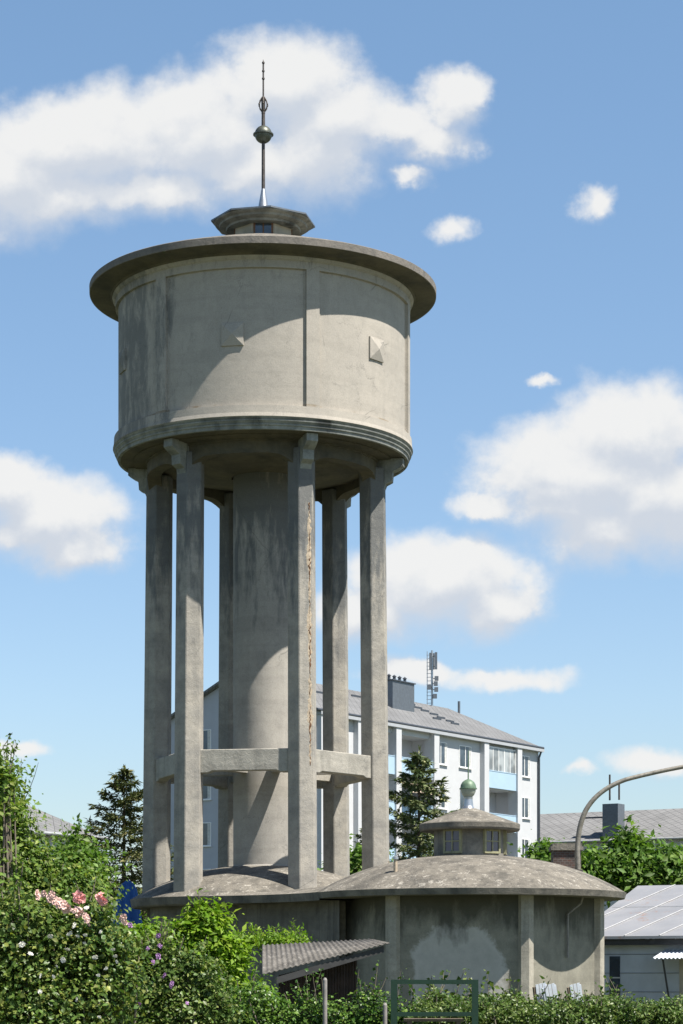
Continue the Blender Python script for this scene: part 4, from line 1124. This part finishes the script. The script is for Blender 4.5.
# left spruce (crown x 82..160, tip at y 772)
b = at(124, 975, 90); tip = at(124, 772, 90); spruce('spruce_tree', 'dark olive spruce left of the tower with a pointed tip', (b.x, 90, 0), tip.z, 5.0, 'needle', 120, 3, 330, .15)
b = at(419, 975, 106); tip = at(419, 756, 106); spruce('blue_spruce', 'bluish spruce in front of the white apartment block', (b.x, 106, 0), tip.z, 5.7, 'needle_blue', 95, 11, 430, .05)
b = at(365, 975, 112); tip = at(360, 826, 112); spruce('blue_spruce', 'smaller spruce seen between the right hand tower columns', (b.x, 112, 0), tip.z, 2.8, 'needle_blue', 70, 5, 220, .15)

# deciduous trees behind (with trunks)
def leafy_tree(name, label, blobs, n, leaf, mat, d, clump, trunk_px, **kw):
    r, bl = bush(name, label, 'tree', blobs, n, leaf, mat, d, clump, stems=7, bark='bark', **kw)
    tx = at(trunk_px, 975, d).x - r.location.x; t = MB(); zc = bl[0][0].z
    t.tube([(tx, 0, 0), (tx+.1, 0, zc*.45), (tx*.6, 0, zc)], [.16, .11, .05], 8); t.build('trunk', M['bark'], r)
    return r
leafy_tree('leafy_tree', 'broad green fruit tree behind the shed roof and curved pipe', [(642,866,30,14),(604,869,22,13),(628,848,8,13),(668,872,28,12),(650,878,40,12),(600,880,22,10),(684,870,20,12)], 17000, .13, 'leaf_tree', 82, .34, 640, aspect=2.3, extra_sprigs=12, sprig_h=.8, shell=.35)
leafy_tree('leafy_tree', 'small green tree beside the brick chimney at the apartment corner', [(546,862,13,13),(556,872,18,14)], 3000, .13, 'leaf_tree', 84, .3, 548, extra_sprigs=5, sprig_h=.7)
leafy_tree('leafy_tree', 'low green shrub seen between the right hand tower columns', [(358,862,16,14),(372,868,14,12),(345,872,16,12)], 3000, .13, 'leaf_tree', 86, .3, 358)
leafy_tree('leafy_tree', 'loose light green tree between the left bushes and the spruce', [(78,856,14,13),(82,868,16,14),(58,874,20,12),(70,886,24,14)], 5000, .085, 'leaf_tree', 55, .28, 80, extra_sprigs=14, sprig_h=.7, shell=.35)

# foreground
bush('tall_shrub', 'tall dense green shrub filling the left edge', 'shrub', [(-5,800,26,45),(20,866,34,34),(58,888,44,26),(80,893,22,18),(5,885,60,45),(40,905,70,30),(-20,850,40,60),(50,960,90,50,24.6),(8,828,22,22)], 50000, .033, 'leaf_bush', 24, .085, extra_sprigs=34, sprig_h=.45, shell=.4, depth=.6)
bush('arching_shrub', 'thin leafy branches arching into the sky at the far left', 'shrub', [(-15,775,22,26),(8,785,14,16),(-20,810,25,40),(6,815,14,14),(-4,868,30,34),(-14,900,40,40)], 4600, .037, 'leaf_bush', 22.5, .06, extra_sprigs=10, sprig_h=.5, depth=.5, shell=.3)
rose, rbl = bush('rose_bush', 'large rose bush with pink and white blooms at the left', 'rose bush', [(20,935,60,45),(75,940,50,38),(60,985,85,50),(0,985,60,60),(108,950,24,24),(30,1015,110,40),(88,918,22,16)], 34000, .032, 'leaf_rose', 18, .06, 1.35, extra_sprigs=12, sprig_h=.22, depth=.55, shell=.45, nj=.8)
hib, hbl = bush('hibiscus_shrub', 'leafy shrub dotted with lilac flowers beside the rose bush', 'flowering shrub', [(150,966,38,28),(185,985,40,36),(140,1000,46,36),(165,1015,60,30),(205,1012,36,22),(128,985,24,34)], 22000, .029, 'leaf_hib', 20, .05, 1.4, extra_sprigs=14, sprig_h=.25, depth=.5, shell=.45, nj=.8)
bush('climbing_vine', 'bright green creeper heaped up below the tower base', 'vine', [(185,965,28,22),(200,943,28,26),(214,964,28,24),(168,950,38,22),(155,941,20,12),(272,941,36,5,46.5),(218,994,34,30),(242,1010,34,20),(228,950,14,9),(207,924,14,16),(140,945,28,16)], 32000, .036, 'leaf_vine', 26, .085, 2.4, extra_sprigs=30, sprig_h=.32, depth=.45, shell=.45)
bush('ivy_bush', 'dark glossy ivy covering the low fence before the shed', 'ivy', [(x, 1018 + 4*sin(x*.3), 20, 18 + 4*cos(x*.7)) for x in range(215, 450, 16)] + [(x, 1040, 22, 20) for x in range(215, 450, 18)] + [(300,1001,14,8),(370,1000,18,9),(250,1000,30,15)], 24000, .032, 'leaf_ivy', 24, .06, 1.2, extra_sprigs=34, sprig_h=.32, depth=.9, shell=.35)
# clipped hedge
hb = [(x, 1015, 16, 17) for x in range(428, 720, 11)] + [(x, 1045, 16, 22) for x in range(428, 720, 11)]
hd, _ = bush('clipped_hedge', 'long clipped green hedge along the bottom right', 'hedge', hb, 65000, .021, 'leaf_hedge', 22, .035, 1.6, extra_sprigs=70, sprig_h=.09, depth=2.2, shell=.5, nj=.8)
bush('hedge_sprigs', 'tall loose shoots growing up behind the hedge by the low building', 'shrub', [(512,1003,10,12),(483,1005,20,8),(596,1006,8,6),(535,1006,8,6),(612,1005,14,8),(440,1004,20,9)], 1500, .035, 'leaf_hedge', 23.2, .05, 1.6, extra_sprigs=26, sprig_h=.3, depth=.5)

# flowers
def flower(mat, r, petals=3):
    f = MB()
    for ring in range(petals):
        rr = r*(1 - ring*.27); n = 6 - ring
        for k in range(n):
            a = 2*pi*k/n + ring*.5; w_ = .55*rr
            c, s2 = cos(a), sin(a); tilt = .25 + ring*.35
            base = Vector((0, -.1*r, 0)); mid = Vector((c*rr*.6, -rr*tilt*.8-.05*r, s2*rr*.6)); tip = Vector((c*rr, -rr*tilt*.6, s2*rr))
            sd = Vector((-s2*w_, 0, c*w_))
            jt = lambda: Vector((random.uniform(-1, 1), random.uniform(-1, 1), random.uniform(-1, 1)))*rr*.22
            f.add([base, mid+sd+jt(), tip+sd*.5+jt(), tip-sd*.5+jt(), mid-sd+jt()], [(0,1,2),(0,2,3),(0,3,4)])
    f.sphere((0, -.12*r, 0), r*.34, 8, 6)
    return f
def put_flowers(root, spots, mat, r, d, name='bloom'):
    first = None
    for (px, py) in spots:
        p = at(px + random.uniform(-3, 3), py + random.uniform(-2.5, 2.5), d + random.uniform(-.25, .15)) - root.location
        if first is None: first = flower(mat, r).build(name, M[mat], root, p); o = first
        else: o = first.copy(); COL.objects.link(o); o.parent = root; o.location = p
        s = random.uniform(.6, 1.15); o.scale = (s, s, s*random.uniform(.7, 1)); o.rotation_euler = (random.uniform(-1.0, .1), random.uniform(0, 6), random.uniform(-.5, .5))
    return first
put_flowers(rose, [(76,897),(82,897),(79,899.5),(98,896.5),(101,899)], 'rose_pink', .044, 16.9)
put_flowers(rose, [(38,897),(41,895.5),(49,894.5),(51,897),(53,901),(62,905.5),(69,908.5),(74,911),(77,914),(82,913),(86,920.5),(90,921.5),(122,918.5),(124,920),(57,903)], 'rose_pale', .038, 16.9)
put_flowers(rose, [(24,946.5),(88,910),(76,925),(70,932),(78,936),(84,935),(86,942),(65,960),(48,934.5),(118,957),(119,960),(68,950),(101,932),(112,948),(106,970),(37,976),(51,977),(99,973),(60,966),(40,990),(75,1000),(101,1015),(29,955),(94,955)], 'rose_white', .024, 16.9)
put_flowers(hib, [(132.5,925.5),(124.5,959),(138,991),(160,938),(160,945),(161,956),(161,976),(172,985),(173,982),(147,950),(141,1003),(128,955),(152,962),(115,1015),(186,1001),(130,1008)], 'mallow', .026, 18.7)

# ------------------------------------------------------------------ far trees closing the horizon
for i, (px, py, rx, ry, d, lab) in enumerate(((700,880,60,26,140,'far round tree at the right edge behind the long house'), (-40,900,60,40,120,'far round tree beyond the left edge behind the hidden house'), (150,925,34,28,125,'far round tree low behind the spruce'), (260,935,40,26,120,'far round tree low behind the tower base'))):
    leafy_tree('distant_tree', lab, [(px,py,rx,ry),(px-rx*.5,py+ry*.3,rx*.6,ry*.7),(px+rx*.5,py+ry*.25,rx*.6,ry*.7)], 2500, .4, 'leaf_far', d, .7, px)
